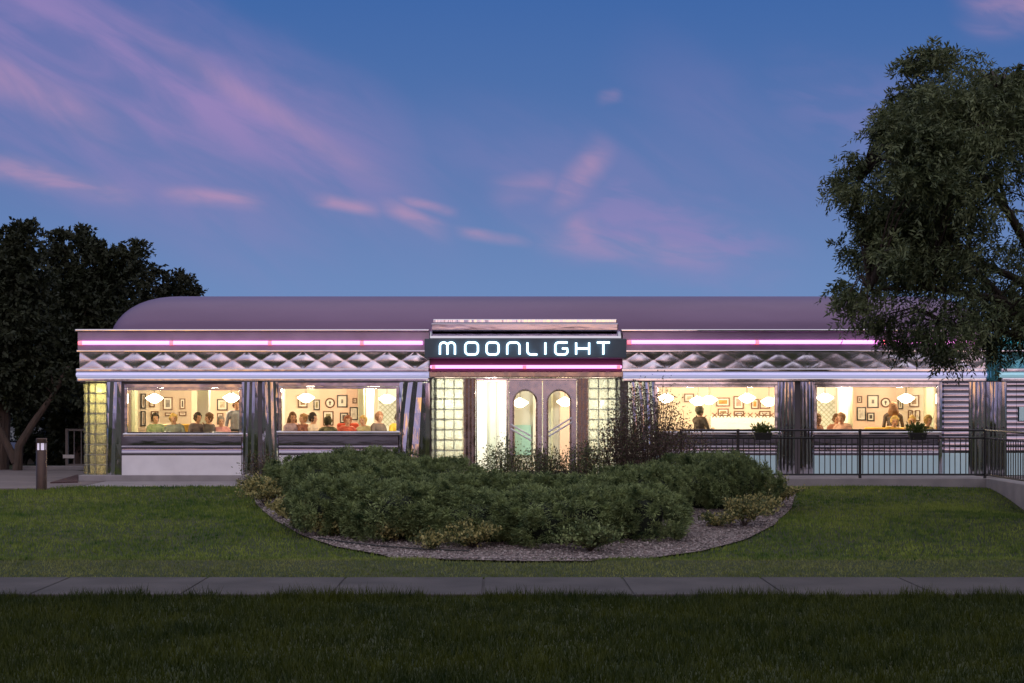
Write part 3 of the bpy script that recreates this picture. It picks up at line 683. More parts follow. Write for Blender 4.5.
for p0, p1 in ((126,160),(243,320),(403,430),(640,711),(896,1000)): MB().box(PX(p0,YB-.03), PX(p1,YB-.03), YB-.05, YB-.001, FL, FL+.95).box(PX(p0,YB-.03), PX(p1,YB-.03), YB-.065, YB-.001, FL+.951, FL+1.0).build('wainscot', M['wall_taupe'], D)
# inner columns and posts
for p0, p1, y, mt in [(197,208.5,43.2,'wall_white'),(358,364,43.6,'green_post'),(366,374,44.2,'wall_white'),(131,136,44.5,'green_post'),(839,849,44.2,'wall_white'),(849.5,853,44.0,'green_post'),(272,284,44.5,'wall_white'),(926,934,44.6,'green_post')]:
    MB().box(PX(p0,y), PX(p1,y), y, y+.28, FL, CE-.002).build('inner_column', M[mt], D, bevel=.02)
# tiled counter front under the third window pictures
mb = MB(); y = 45.1; x0, x1 = PX(711, y), PX(775, y); mb.box(x0, x1, y, y+.3, FL, PZ(424,y))
MBc = mb.build('tiled_counter', M['wall_white'], D)
mb = MB(); st = (x1-x0)/9
for k in range(9):
    a, b = x0+k*st+.03, x0+(k+1)*st-.03; z0, z1 = PZ(423,y), PZ(418.5,y)
    for (u0, w0, u1, w1) in ((a,z0,b,z1),(a,z1,b,z0)): mb.tube([(u0,y-.012,w0+.15),(u1,y-.012,w1+.15)], .012, 5)
mb2 = MB().box(x0, x1, y, y+.3, PZ(424,y)+.002, PZ(416,y)).build('tile_band', M['wall_white'], D)
mb.build('tile_pattern', M['frame_brown'], D)

# plinth
MB().box(fx(79.5), fx(428), F-.10, F+.019, .40, fz(475)).box(fx(79.5), fx(107), F+.02, F+1.1, .40, fz(475)).build('plinth', M['concrete'], D, bevel=.015)
MB().box(fx(640), 14.7, F-.06, F+.019, .40, fz(476)).build('plinth', M['concrete'], D, bevel=.015)

# apron below the windows: rolled steel mouldings over an enamel panel
def rolls(zt, zb, n, dep):
    prof = [(F+.019, zt)]; h = (zt-zb)/n
    for i in range(n):
        for k in range(9):
            t = k/8.; prof.append((F-.02-dep*math.sin(PI*t)**.8, zt-h*(i+t)))
    prof.append((F+.019, zb)); return prof
def apron(p0, p1, enamel, white=True):
    prof = [(F+.019, fz(435.6)), (F-.085, fz(435.8)), (F-.075, fz(438)), (F-.030, fz(445.3))]+[(F-.030-.035*math.sin(PI*k/8), fz(445.4)+(fz(448.2)-fz(445.4))*k/8) for k in range(9)]+[(F-.034, fz(448.4)), (F-.030, fz(451.6)), (F-.045, fz(452.6)), (F-.034, fz(453.6)), (F-.034, fz(455.1)), (F+.019, fz(455.1))]
    MB().extrude(prof, fx(p0), fx(p1), n=8).build('steel_apron', M['apron'], D, smooth=True)
    MB().box(fx(p0), fx(p1), F-.03, F+.018, fz(475.2), fz(455.3)).build('enamel_panel', M[enamel], D, bevel=.006)
apron(122, 241.5, 'enamel'); apron(279, 398, 'enamel'); apron(655, 776.5, 'enamel_blue_cast'); apron(814, 938.5, 'enamel_blue_cast')
MB().box(fx(944), fx(968), F-.03, F+.018, fz(475.2), fz(453)).build('enamel_panel', M['enamel_blue_cast'], D, bevel=.008)

# windows
for (a, b, t, bt) in WIN:
    x0, x1, zt, zb = fx(a), fx(b), fz(t), fz(bt)
    fr = MB(); q = .07
    fr.box(x0-.03, x0+q-.03, F-.05, F+.08, zb, zt).box(x1-q+.03, x1+.03, F-.05, F+.08, zb, zt).box(x0-.03, x1+.03, F-.055, F+.085, zt+.001, zt+.10).box(x0+q-.03+.001, x1-q+.03-.001, F-.035, F+.06, zt-.055, zt-.001)
    wo = fr.build('window', M['chrome'], D, bevel=.012)
    MB().box(x0-.06, x1+.06, F-.12, F+.06, zb-.10, zb-.001).build('sill', M['chrome'], wo, bevel=.025)
    MB().box(x0+q-.029, x1-q+.029, F+.028, F+.036, zb+.001, zt-.056).build('pane', M['pane'], wo)

# pilasters with pleats
def pleats(p0, p1, zt, zb, n, dep, fan=0., name='pilaster', mat='chrome_wavy', y=F):
    x0, x1 = fx(p0), fx(p1); mb = MB(); nz = 7; rows = []
    for i in range(nz):
        t = i/(nz-1.); z = zt+(zb-zt)*t; row = []
        for k in range(2*n+1):
            u = k/(2.*n); uu = u**(1+fan*t) if fan >= 0 else 1-(1-u)**(1-fan*t)
            d = dep if k % 2 else 0.
            row.append((x0+(x1-x0)*uu, y-.03-d, z))
        rows.append(row)
    vs = [v for r in rows for v in r]; m_ = 2*n+1
    mb.add(vs, [(i*m_+k, i*m_+k+1, (i+1)*m_+k+1, (i+1)*m_+k) for i in range(nz-1) for k in range(m_-1)])
    mb.box(x0, x1, y-.029, y+.019, zb, zt)
    return mb.build(name, M[mat], D, recalc=False)
ZT, ZB = fz(382), fz(475)
pleats(107.2, 121.5, ZT, ZB, 2, .035, .9); pleats(242, 258, ZT, ZB, 3, .03, .5); pleats(262.5, 278.5, ZT, ZB, 3, .03, -.5)
MB().box(fx(258.2), fx(262.3), F-.03, F+.018, ZB, ZT).build('pilaster_core', M['dark_steel'], D)
pleats(398.6, 427.5, ZT, ZB, 3, .06, 1.3)
pleats(777, 794.5, ZT, ZB, 5, .022, .25); pleats(800, 813.5, ZT, ZB, 4, .022, -.25)
MB().box(fx(794.7), fx(799.8), F-.03, F+.018, ZB, ZT).build('pilaster_core', M['dark_steel'], D)
pleats(938.8, 943.5, ZT, ZB, 1, .06); pleats(968.5, 985, ZT, ZB, 4, .025, .2)
pleats(628, 655, ZT, ZB, 4, .05, -.8)
# ribbed steel panel between the fourth window and the corner
def ribs(x0, x1, z1, z0, n, name='ribbed_panel'):
    prof = [(F+.018, z1)]; h = (z1-z0)/n
    for i in range(n):
        for k in range(6): t = k/5.; prof.append((F-.018-.011*math.sin(PI*t), z1-h*(i+t)))
    prof.append((F+.018, z0)); MB().extrude(prof, x0, x1).build(name, M['apron'], D, smooth=True)
ribs(fx(943.7), fx(968.3), ZT, fz(452.7), 13)

# fascia: parapet cap, neon band, quilted frieze, ledge and cold light strip
def bandset(x0, x1, fas='fascia', strip='strip'):
    MB().box(x0-.05, x1, F-.20, F+.25, ZP, ZP+.06).build('parapet_cap', M['chrome'], D, bevel=.02)
    MB().box(x0, x1, F-.12, F+.018, fz(350), ZP-.002).build('neon_fascia', M[fas], D)
    MB().box(x0-.02, x1, F-.17, F+.018, fz(350.2)-.05, fz(350.2)-.001).build('ledge', M['chrome'], D, bevel=.012)
    MB().box(x0-.04, x1, F-.16, F+.018, fz(372), fz(368.6)).build('ledge', M['chrome'], D, bevel=.02)
    prof = [(F+.018, fz(377.5))]+[(F-.10-.09*math.sin(PI*t/6.), fz(377.5)+(fz(372.2)-fz(377.5))*t/6.) for t in range(7)]+[(F+.018, fz(372.2))]
    MB().extrude(prof, x0-.03, x1).build('light_strip', M[strip], D, smooth=True)
    MB().box(x0-.02, x1, F-.15, F+.018, fz(381.8), fz(377.7)).build('cornice', M['chrome'], D, bevel=.03)
def frieze(x0, x1, mat='quilt'):
    z0, z1 = fz(368.4), fz(352.2); n = int((x1-x0)/.03)+1; m_ = 17
    X, Z = np.meshgrid(np.linspace(x0, x1, n), np.linspace(z0, z1, m_)); u = (X-XL)/.667; v = (Z-z0)/(z1-z0)
    a, b = (u+v) % 1, (u-v) % 1
    h = (np.sin(PI*a)*np.sin(PI*b)); h = np.maximum(h, 0)**.6*.026
    h = h*(1+.25*np.sin(X*2.1)+.2*np.sin(X*5.3+Z*4))
    Vv = np.stack([X, F-.02-h, Z], -1).reshape(-1,3); i_, j_ = np.meshgrid(np.arange(n-1), np.arange(m_-1)); q = (j_*n+i_).ravel()
    npmesh('quilted_frieze', Vv, np.stack([q, q+1, q+1+n, q+n], 1), M[mat], D, smooth=True)
bandset(XL, fx(429.5)); frieze(XL+.02, fx(429.5)); bandset(fx(622.5), XR); frieze(fx(622.5), XR)
def neon(p0, p1, py, y, mat='pink', r=.043, name='neon_tube', ends=()):
    x0, x1, z = PX(p0, y), PX(p1, y), PZ(py, y)
    t = MB().tube([(x0, y, z), (x1, y, z)], r, 12).build(name, M[mat], D, smooth=True)
    for e in ends:
        ex = PX(e, y); MB().tube([(ex-.05, y-.004, z-.005), (ex+.05, y-.004, z-.005)], r*1.12, 10).build('electrode', M['pink_end'], t, smooth=True)
YN = F-.19
neon(80, 171, 342.8, YN, ends=(80.5,)); neon(173, 269, 342.8, YN, ends=(171.5,)); neon(271, 361, 342.8, YN, ends=(270,)); neon(363, 422.5, 342.8, YN, ends=(362,))
neon(629, 756, 342.0, YN, ends=(629.5,)); neon(758, 884, 342.0, YN, ends=(757,)); neon(886, 978, 342.0, YN, ends=(885, 977.5))

# wing to the right, behind the tree: the same bands, teal light painted into their steel, and a teal tube
ZC = fz(346)
mb = MB()
def drape(p0, p1, zt, zb, n, r0, r1, name, mat):     # fluted corner column tapering downward
    x0, x1 = fx(p0), fx(p1); cx_ = (x0+x1)/2; mb = MB(); prev = None; nz = 6; vs = []; seg = 4*n
    for i in range(nz):
        t = i/(nz-1.); r = r0+(r1-r0)*t
        for k in range(seg+1):
            a = PI*k/seg; rr = r*(1-.10*(k % 2)); vs.append((cx_-math.cos(a)*rr, F+.02-math.sin(a)*rr*.8, zt+(zb-zt)*t))
    m_ = seg+1
    mb.add(vs, [(i*m_+k, i*m_+k+1, (i+1)*m_+k+1, (i+1)*m_+k) for i in range(nz-1) for k in range(seg)])
    return mb.build(name, M[mat], D, recalc=False)
drape(984, 1001, fz(336), fz(381), 4, .24, .13, 'corner_drape', 'teal_cast_steel')
pleats(986, 1006, ZT, ZB, 5, .028, .1, 'corner_column')
X2 = fx(1000.5); bandset(X2, 14.7, 'teal_cast_steel', 'strip_teal'); frieze(X2, 14.7, 'teal_cast_steel')
neon(1002, 1100, 342, YN, 'teal_tube', .04)
ribs(fx(1006.5), fx(1016), ZT, fz(452.7), 13)
MB().box(fx(1006.5), 14.6, F-.03, F+.018, fz(475.2), fz(453)).build('enamel_panel', M['enamel_blue_cast'], D, bevel=.008)
ribs(fx(1016.3), 14.6, ZT, fz(452.7), 13)
wo = MB().box(fx(1018.), fx(1060), F-.10, F-.061, fz(421), fz(407)).build('notice_panel', M['enamel_blue_cast'], D, bevel=.01)

# rounded roof
def roof():
    xa, xb = PX(108.5, 41.1), 11.9; Y0, Y1 = 41.0, 47.3; yc = (Y0+Y1)/2; zt = PZ(296.5, 43.4)-ZP
    ns, nc = 60, 28; vs = []
    re = 1.55
    for i in range(ns+1):
        t = i/ns; x = xa+(xb-xa)*(.5-.5*math.cos(PI*t))
        e = min(x-xa, xb-x)/re; e = min(1., max(0., e)); s = (1-(1-e)**2.7)**(1/2.5)
        for k in range(nc+1):
            a = PI*k/nc; c, sn = math.cos(a), math.sin(a)
            cs = math.copysign(abs(c)**.72, c); ss = max(0, sn)**.62
            vs.append((x, yc-cs*(Y1-Y0)/2*(.86+.14*s), ZP-.05+(zt+.05)*ss*s))
    m_ = nc+1
    mb = MB().add(vs, [(i*m_+k, i*m_+k+1, (i+1)*m_+k+1, (i+1)*m_+k) for i in range(ns) for k in range(nc)])
    o = mb.build('roof', M['roof'], D, recalc=True); o.data.polygons.foreach_set('use_smooth', [True]*len(o.data.polygons))
roof()
MB().box(XL+.2, 14.6, F+.25, 47.2, ZP-.10, ZP-.04).build('roof_deck', M['dark_steel'], D)

# glass block walls
def glass_blocks(path, z0, z1, rows, name='glass_block_wall'):
    """path: xy points, one block between each pair"""
    mb = MB(); h = (z1-z0)/rows; g = .007; th = .09
    for (a, b) in zip(path[:-1], path[1:]):
        a = Vector((*a, 0)); b = Vector((*b, 0)); d = (b-a); wdt = d.length; d.normalize(); nrm = Vector((d.y, -d.x, 0))
        for r in range(rows):
            zz = z0+r*h; vs = []
            for off, ins in ((0., .028), (.018, 0.), (th-.018, 0.), (th, .028)):
                for (u, v) in ((0,0),(1,0),(1,1),(0,1)):
                    uu = (g+ins)+(wdt-2*(g+ins))*u; vv = (g+ins)+(h-2*(g+ins))*v
                    p = a+d*uu-nrm*off; vs.append((p.x, p.y, zz+vv))
            fs = [(0,1,2,3),(15,14,13,12)]
            for l in range(3):
                for k in range(4): fs.append((l*4+k, (l+1)*4+k, (l+1)*4+(k+1)%4, l*4+(k+1)%4))
            mb.add(vs, fs, 0)
        for r in range(rows+1):
            p, q = a-nrm*.02, b-nrm*.07; zz = z0+r*h
            vs = [a-nrm*.02, b-nrm*.02, b-nrm*.07, a-nrm*.07]
            mb.add([(v.x, v.y, zz-g) for v in vs]+[(v.x, v.y, zz+g) for v in vs], [(3,2,1,0),(4,5,6,7),(0,1,5,4),(1,2,6,5),(2,3,7,6),(3,0,4,7)], 1)
        for e, sg in ((a, 1), (b, -1)):
            vs = [e-nrm*.022, e+d*g*sg-nrm*.022, e+d*g*sg-nrm*.068, e-nrm*.068]
            mb.add([(v.x, v.y, z0) for v in vs]+[(v.x, v.y, z1) for v in vs], [(3,2,1,0),(4,5,6,7),(0,1,5,4),(1,2,6,5),(2,3,7,6),(3,0,4,7)], 1)
    return mb.build(name, [M['block'], M['mortar']], D)
cr = .36; xc, yc = XL+.03+cr, F-.03+cr
arc = [(xc-math.cos(t)*cr, yc-math.sin(t)*cr) for t in [0, PI/6, PI/3, PI/2]]
gbp = [(XL+.03, F+1.1), (XL+.03, F+.72)]+arc+[(fx(107)-.006, F-.03)]
glass_blocks(gbp, fz(474.8), fz(383), 9)

# entrance vestibule
YV = 39.7
def vx(p): return PX(p, YV)
def vz(p): return PZ(p, YV)
Zh = vz(377.5)
glass_blocks([(VX0+.02, F+.0), (VX0+.02, YV+.30), (VX0+.02+.22*.3, YV+.09), (vx(444), YV-.0), (vx(454), YV-.0), (vx(463.5), YV-.0)], .5, Zh-.02, 10)
glass_blocks([(vx(588.5), YV), (vx(598.5), YV), (vx(608.5), YV), (VX1-.02-.066, YV+.09), (VX1-.02, YV+.30), (VX1-.02, F)], .5, Zh-.02, 10)
MB().box(VX0-.01, VX1+.01, YV-.1, F+.019, .40, .5).build('threshold', M['concrete'], D, bevel=.01)
def vpleat(p0, p1, n, dep):
    x0, x1 = vx(p0), vx(p1); mb = MB(); m_ = 2*n+1; vs = []
    for z in (Zh-.02, .5):
        for k in range(m_): vs.append((x0+(x1-x0)*k/(m_-1.), YV-.03-(dep if k % 2 else 0), z))
    mb.add(vs, [(k, k+1, m_+k+1, m_+k) for k in range(m_-1)]); mb.box(x0, x1, YV-.029, YV+.10, .5, Zh-.02)
    mb.build('entrance_pilaster', M['bronze'], D, recalc=False)
vpleat(464, 475.5, 3, .022); vpleat(577, 588, 3, .022)
# header with neon, canopy and tiers
MB().box(VX0-.02, VX1+.02, YV-.13, F+.019, Zh, vz(371.4)).build('entrance_header', M['bronze'], D, bevel=.02)
m_recess = pmat('canopy_recess', (.16,.05,.10), .35, .2)
MB().box(VX0, VX1, YV-.05, F+.019, vz(371.3), vz(358.2)).build('canopy_recess', m_recess, D)
yt = YV-.14
x0, x1, z = PX(431.5, yt), PX(620.5, yt), PZ(366.8, yt)
t = MB().tube([(x0+.0, F-.25, z), (x0, yt+.08, z), (x0+.08, yt, z), (x1-.08, yt, z), (x1, yt+.08, z), (x1, F-.25, z)], .038, 12).build('neon_tube', M['pink'], D, smooth=True)
for e in (433.5, 524.5, 618.5):
    ex = PX(e, yt); MB().tube([(ex-.045, yt-.004, z-.006), (ex+.045, yt-.004, z-.006)], .042, 10).build('electrode', M['pink_end'], t, smooth=True)
YS = 39.05
MB().box(PX(431,39.2), PX(618.5,39.2), 39.2, F+.1, PZ(331,39.2), PZ(323,39.2)).build('canopy_tier', M['apron'], D, bevel=.03)
MB().box(PX(433,39.3), PX(617,39.3), 39.32, F+.1, PZ(323,39.3)+.002, PZ(319,39.3)).build('canopy_tier', M['chrome_wavy'], D, bevel=.02)
prof = [(F, PZ(338.2,YS)), (39.08, PZ(338.2,39.1)), (39.1, PZ(336,39.1)), (39.2, PZ(334,39.2)), (39.3, PZ(331.1,39.2)), (F, PZ(331.1,39.2))]
MB().extrude(prof, PX(430,39.1), PX(621,39.1), n=4).build('canopy_moulding', M['chrome_wavy'], D, smooth=True)
# steel reveal behind canopy sides
MB().box(VX0-.12, VX0-.025, F-.45, F-.032, fz(475), fz(383)).build('entrance_return', M['chrome_wavy'], D)
MB().box(fx(427.8), VX0-.03, F-.02, F+.018, fz(475), fz(384)).build('entrance_return', M['dark_steel'], D) if fx(427.8) < VX0-.03 else None

# door frames, sidelight and doors
fz0, fz1 = .5, Zh-.02
MB().box(vx(475.7), vx(508.5), YV+.0, YV+.06, fz1-.05, fz1).box(vx(506.3), vx(508.5), YV+.0, YV+.06, fz0, fz1-.051).box(vx(475.7), vx(477), YV, YV+.06, fz0, fz1-.051).build('sidelight_frame', M['chrome'], D, bevel=.01)
MB().box(vx(477.1), vx(506.2), YV+.025, YV+.033, fz0, fz1-.052).build('sidelight_pane', M['pane'], D)
MB().box(vx(508.6), vx(576.8), YV, YV+.06, fz1-.04, fz1).build('door_frame', M['chrome'], D, bevel=.01)
m_door = pmat('door_steel', (.50,.48,.57), .14, 1, rough2=.32)
def door(p0, p1, a0, a1, handle):
    x0, x1 = vx(p0), vx(p1); z0, z1 = .52, fz1-.045; cx_ = (vx(a0)+vx(a1))/2; r = (vx(a1)-vx(a0))/2; zs = vz(390)-r; zb = .75
    inner = [(cx_-r, zb), (cx_-r, (zb+zs)/2)]+[(cx_-r*math.cos(PI*k/16), zs+r*math.sin(PI*k/16)) for k in range(17)]+[(cx_+r, (zb+zs)/2), (cx_+r, zb)]
    outer = [(x0, z0), (x0, (z0+z1)/2)]+[(x0+(x1-x0)*(.5-.5*math.cos(PI*k/16)) if 4 <= k <= 12 else (x0 if k < 4 else x1), z1 if 4 <= k <= 12 else (zs+(z1-zs)*min(k, 16-k)/4.)) for k in range(17)]+[(x1, (z0+z1)/2), (x1, z0)]
    outer[6] = (x0, z1); outer[14] = (x1, z1)
    n = len(inner); mb = MB()
    for y, flip in ((YV+.01, 0), (YV+.055, 1)):
        vs = [(x, y, z) for x, z in outer]+[(x, y, z) for x, z in inner]
        mb.add(vs, [((i, i+1, n+i+1, n+i) if not flip else (n+i, n+i+1, i+1, i)) for i in range(n-1)]+[(n-1, 0, n, 2*n-1)])
    b = 2*n
    mb.f += [(i, b+i, b+i+1, i+1) for i in range(n-1)]+[(n+i, n+i+1, b+n+i+1, b+n+i) for i in range(n-1)]+[(n-1, b+n-1, b, 0), (n, b+n, b+2*n-1, 2*n-1)]
    mb.m += [0]*(2*n)
    d = mb.build('door', m_door, D)
    pm = MB().add([(x, YV+.03, z) for x, z in inner], [tuple(range(n))]); pm.build('arched_pane', M['pane'], d)
    ring = [(x, YV+.008, z) for x, z in inner]; MB().tube(ring, .022, 8).build('arch_trim', M['bronze'], d, smooth=True)
    for (h0, v0, h1, v1) in handle:
        y = YV-.05; MB().tube([(vx(h0), YV+.01, vz(v0)), (vx(h0), y, vz(v0)), (vx(h1), y, vz(v1)), (vx(h1), YV+.01, vz(v1))], .02, 8).build('handle', M['enamel'], d, smooth=True)
door(509, 542, 513.5, 536.5, [(511,424.5,531,436),(511,429,531,440.5)])
door(543, 576.4, 547.5, 570.5, [(549,431.5,572,417.5),(549,436,572,422)])
# inside the vestibule: pale partition, menu board stand
yq = 42.3
MB().box(PX(470,yq), PX(487,yq), yq, yq+.1, FL, CE-.004).build('partition', M['wall_white'], D)
MB().box(PX(487.2,yq), PX(496,yq), yq+.15, yq+.25, FL, CE-.004).build('partition', pmat('sage_partition', (.55,.60,.52), .7, col2=(.48,.53,.46)), D); MB().box(PX(496.2,yq), PX(508,yq), yq+.3, yq+.4, FL, CE-.004).build('partition', M['wall_white'], D)
MB().box(PX(500,44), PX(600,44), 44, 44.1, FL, CE-.004).build('partition', pmat('vestibule_wall', (.66,.68,.62), .7, col2=(.58,.60,.55), nscale=1.2), D)
for p0, p1, mt in ((503,508,'green_post'),(533,539,'wall_white'),(551,553,'green_post'),(560,572,'wall_peach')): MB().box(PX(p0,43.8), PX(p1,43.8), 43.8, 43.99, FL, CE-.15).build('inner_column', M[mt], D, bevel=.01)
MB().box(PX(515,43.9), PX(531,43.9), 43.9, 43.99, PZ(455,43.9), PZ(425,43.9)).build('partition_panel', pmat('aqua_panel', (.35,.62,.58), .5, col2=(.30,.56,.52)), D)

# ------------------------------------------------------------------ entrance sign
SG = empty('entrance_sign', (PX(525.5,38.9), 38.9, PZ(348,38.9)), 0, 'dark sign box over the doors with MOONLIGHT in glowing white neon letters', 'sign')
ox, oy, oz = SG.location
x0, x1, z0, z1 = PX(424.5,38.9), PX(626.5,38.9), PZ(357.8,38.9), PZ(338.6,38.9)
MB().box(x0-ox, x1-ox, 0, .75, z0-oz, z1-oz).build('cabinet', M['slate'], SG, bevel=.015)
def letter_paths(ch, a, b):
    W = PX(b,38.9)-PX(a,38.9); H_ = PZ(342.6,38.9)-PZ(354.6,38.9); c = .38*W
    def rr(pts): return pts
    def arc(cx_, cz_, r, t0, t1, n=6): return [(cx_+r*math.cos(R(t0+(t1-t0)*k/n)), cz_+r*math.sin(R(t0+(t1-t0)*k/n))) for k in range(n+1)]
    if ch == 'M':
        r = W/4.2
        return [[(0,0),(0,H_-r)]+arc(r,H_-r,r,180,90)+arc(W/2-r,H_-r,r,90,0)+[(W/2,0)], [(W/2,H_-r)]+arc(W/2+r,H_-r,r,180,90)+arc(W-r,H_-r,r,90,0)+[(W,0)]]
    if ch == 'O':
        r = c*.75
        return [arc(r,r,r,180,270)+arc(W-r,r,r,270,360)+arc(W-r,H_-r,r,0,90)+arc(r,H_-r,r,90,180)+[(0,r)]]
    if ch == 'N':
        r = c*.8; return [[(0,0),(0,H_-r)]+arc(r,H_-r,r,180,90)+arc(W-r,H_-r,r,90,0)+[(W,0)]]
    if ch == 'L': return [[(0,H_),(0,.08)]+arc(.08,.08,.08,180,270,4)+[(W,0)]]
    if ch == 'I': return [[(W/2,0),(W/2,H_)]]
    if ch == 'G':
        r = c*.7; return [[(W,H_),(r,H_)]+arc(r,H_-r,r,90,180)+arc(r,r,r,180,270)+arc(W-r,r,r,270,360)+[(W,H_*.5),(W*.55,H_*.5)]]
    if ch == 'H': return [[(0,0),(0,H_)],[(W,0),(W,H_)],[(0,H_/2),(W,H_/2)]]
    if ch == 'T': return [[(0,H_),(W,H_)],[(W/2,0),(W/2,H_)]]
for ch, a, b in [('M',440,455),('O',465.3,478),('O',486.6,498.6),('N',507.2,519.5),('L',527.4,537.2),('I',543,547.6),('G',555.2,567.4),('H',576,589),('T',596.8,609.6)]:
    mb = MB(); lx, lz = PX(a,38.9)-ox, PZ(354.6,38.9)-oz
    for pth in letter_paths(ch, a, b): mb.tube([(lx+u, -.06, lz+v) for u, v in pth], .0225, 8)
    mb.build('letter', M['letter'], SG, smooth=True, recalc=True)

# ------------------------------------------------------------------ railing, planters, bollard, gate
def railing():
    Y = 38.5; r = empty('railing', (PX(680,Y), Y, .63), 0, 'black metal railing with slim balusters along the raised walk', 'railing')
    bx_, by_, bz_ = r.location
    def seg(p0, p1, posts, nb):
        a, b = Vector(p0), Vector(p1); d = b-a
        zt, zm, zb = PZ(430.3,Y), PZ(438,Y), PZ(474.5,Y)
        for z_, h in ((zt,.025),(zm,.02),(zb,.02)):
            MB().tube([(a.x-bx_, a.y-by_, z_-bz_), (b.x-bx_, b.y-by_, z_-bz_)], h, 4 if h < .022 else 8).build('rail', M['rail'], r)
        for t in posts:
            p = a+d*t; MB().box(p.x-bx_-.03, p.x-bx_+.03, p.y-by_-.03, p.y-by_+.03, 0, zt+.03-bz_).build('post', M['rail'], r, bevel=.005)
        for k in range(nb):
            p = a+d*((k+.5)/nb); MB().box(p.x-bx_-.009, p.x-bx_+.009, p.y-by_-.009, p.y-by_+.009, zb-bz_, zm-bz_).build('baluster', M['rail'], r)
    seg((PX(681,Y), Y, 0), (RW, Y, 0), [0, (738-681)/304., (860-681)/304., 1.], 56)
    seg((RW, Y, 0), (RW, 31.0, 0), [.48, .74, 1.], 44)
railing()
m_pl = leaf_mat('planter_leaves', (.05,.085,.02), (.16,.19,.06), 6, .3, .5, fine=30)
for px, lb in ((762.5, 'black planter box of greenery hung on the railing below the third window'), (917, 'black planter box of greenery hung on the railing below the fourth window')):
    Y = 38.42; r = empty('planter_box', (PX(px,Y), Y, PZ(439,Y)), 0, lb, 'planter', 'planter boxes on the railing')
    mb = MB(); mb.add([(-.17,-.12,-.02),(.17,-.12,-.02),(.17,.06,-.02),(-.17,.06,-.02),(-.2,-.15,.14),(.2,-.15,.14),(.2,.075,.14),(-.2,.075,.14)], [(0,3,2,1),(4,5,6,7),(0,1,5,4),(1,2,6,5),(2,3,7,6),(3,0,4,7)])
    mb.build('box', M['black_plastic'], r, bevel=.01); n = 420
    P = RNG.normal(size=(n,3))*np.array([.1,.05,.06])+np.array([0,-.03,.2]); leafobj('foliage', leaf_quads(P, P-np.array([0,-.03,.05])+RNG.normal(size=(n,3))*.06, RNG.uniform(.05,.1,n), RNG.uniform(.012,.022,n), .12), m_pl, r)

x, Y = PX(41.5, 36.75), 36.75
r = empty('bollard_light', (x, Y, .44), 0, 'brown round bollard light standing where the path meets the lawn', 'bollard')
MB().lathe([(.115,-.05),(.115,.87),(.108,.88)], seg=24).build('post', M['bollard'], r, smooth=True)
MB().lathe([(.095,.881),(.095,1.029)], seg=24).build('lens', M['bollard_lens'], r, smooth=True)
mb = MB()
for k in range(6):
    a = k*PI/3+.5; mb.tube([(math.cos(a)*.105, math.sin(a)*.105, .875), (math.cos(a)*.105, math.sin(a)*.105, 1.035)], .016, 6)
mb.build('lens_guard', M['bollard'], r)
MB().lathe([(.115,1.03),(.118,1.04),(.118,1.12),(.105,1.135)], seg=24).build('cap', M['bollard'], r, smooth=True)

Y = 47.6; x0 = PX(67, Y)
r = empty('garden_gate', (x0, Y, .45), 0, 'grey barred metal gate beside the rear left corner of the diner', 'gate')
z1 = PZ(428.5, Y)-.45
MB().box(-.04,.04,-.04,.04,0,z1).box(2.0,2.08,-.04,.04,0,z1).build('post', M['gate'], r, bevel=.006)
MB().box(.041,1.999,-.03,.03,z1-.07,z1-.01).box(.041,1.999,-.03,.03,.10,.16).build('gate_frame', M['gate'], r, bevel=.005)
for k in range(9): MB().box(.2+k*.2-.012,.2+k*.2+.012,-.012,.012,.161,z1-.071).build('bar', M['gate'], r)
MB().box(-.1,.22,-.07,-.045,.32,.42).build('latch_plate', M['plate'], r, bevel=.005)
tag(MB().box(-1.4,2.1,-.1,.1,0,.12).build('garden_curb', M['concrete'], bevel=.02), 'low concrete curb at the foot of the grey gate', 'curb').location = (x0, Y-.35, .45)

# parked car deep in the shade on the left
m_car = pmat('dark_car_paint', (.03,.032,.04), .25, .3, spec=.6)
m_wind = pmat('car_glass', (.03,.04,.05), .03, .0, spec=1.)
cr_ = empty('parked_car', (PX(26,53), 53.0, .12), R(-14), 'dark car parked under the trees with blue sky in its windscreen', 'car')
st = [(-2.1,.50,.62,.80),(-1.9,.38,.80,.86),(-1.0,.32,.98,.90),(-.9,.32,1.0,.90),(1.5,.32,1.0,.90),(2.0,.36,.95,.86),(2.15,.5,.8,.8)]
vs = []; 
for y, zb, zt, hw in st: vs += [(-hw,y,zb),(-hw*1.02,y,zb*.4+zt*.6),(-hw*.9,y,zt),(hw*.9,y,zt),(hw*1.02,y,zb*.4+zt*.6),(hw,y,zb)]
mb = MB().add(vs, [(i*6+k, i*6+(k+1)%6, (i+1)*6+(k+1)%6, (i+1)*6+k) for i in range(6) for k in range(6)]+[tuple(range(6)), tuple(range(36,42))])
mb.add([(-.8,-.92,1.0),(.8,-.92,1.0),(.8,1.75,1.0),(-.8,1.75,1.0),(-.62,-.1,1.44),(.62,-.1,1.44),(.62,1.0,1.44),(-.62,1.0,1.44)], [(0,3,2,1),(4,5,6,7),(0,1,5,4),(1,2,6,5),(2,3,7,6),(3,0,4,7)])
mb.build('body', m_car, cr_, bevel=.04)
MB().add([(-.72,-.885,1.03),(.72,-.885,1.03),(.57,-.14,1.415),(-.57,-.14,1.415),(-.72,-.90,1.02),(.72,-.90,1.02),(.57,-.155,1.405),(-.57,-.155,1.405)], [(0,1,2,3),(7,6,5,4),(0,4,5,1),(1,5,6,2),(2,6,7,3),(3,7,4,0)]).build('windscreen', m_wind, cr_)
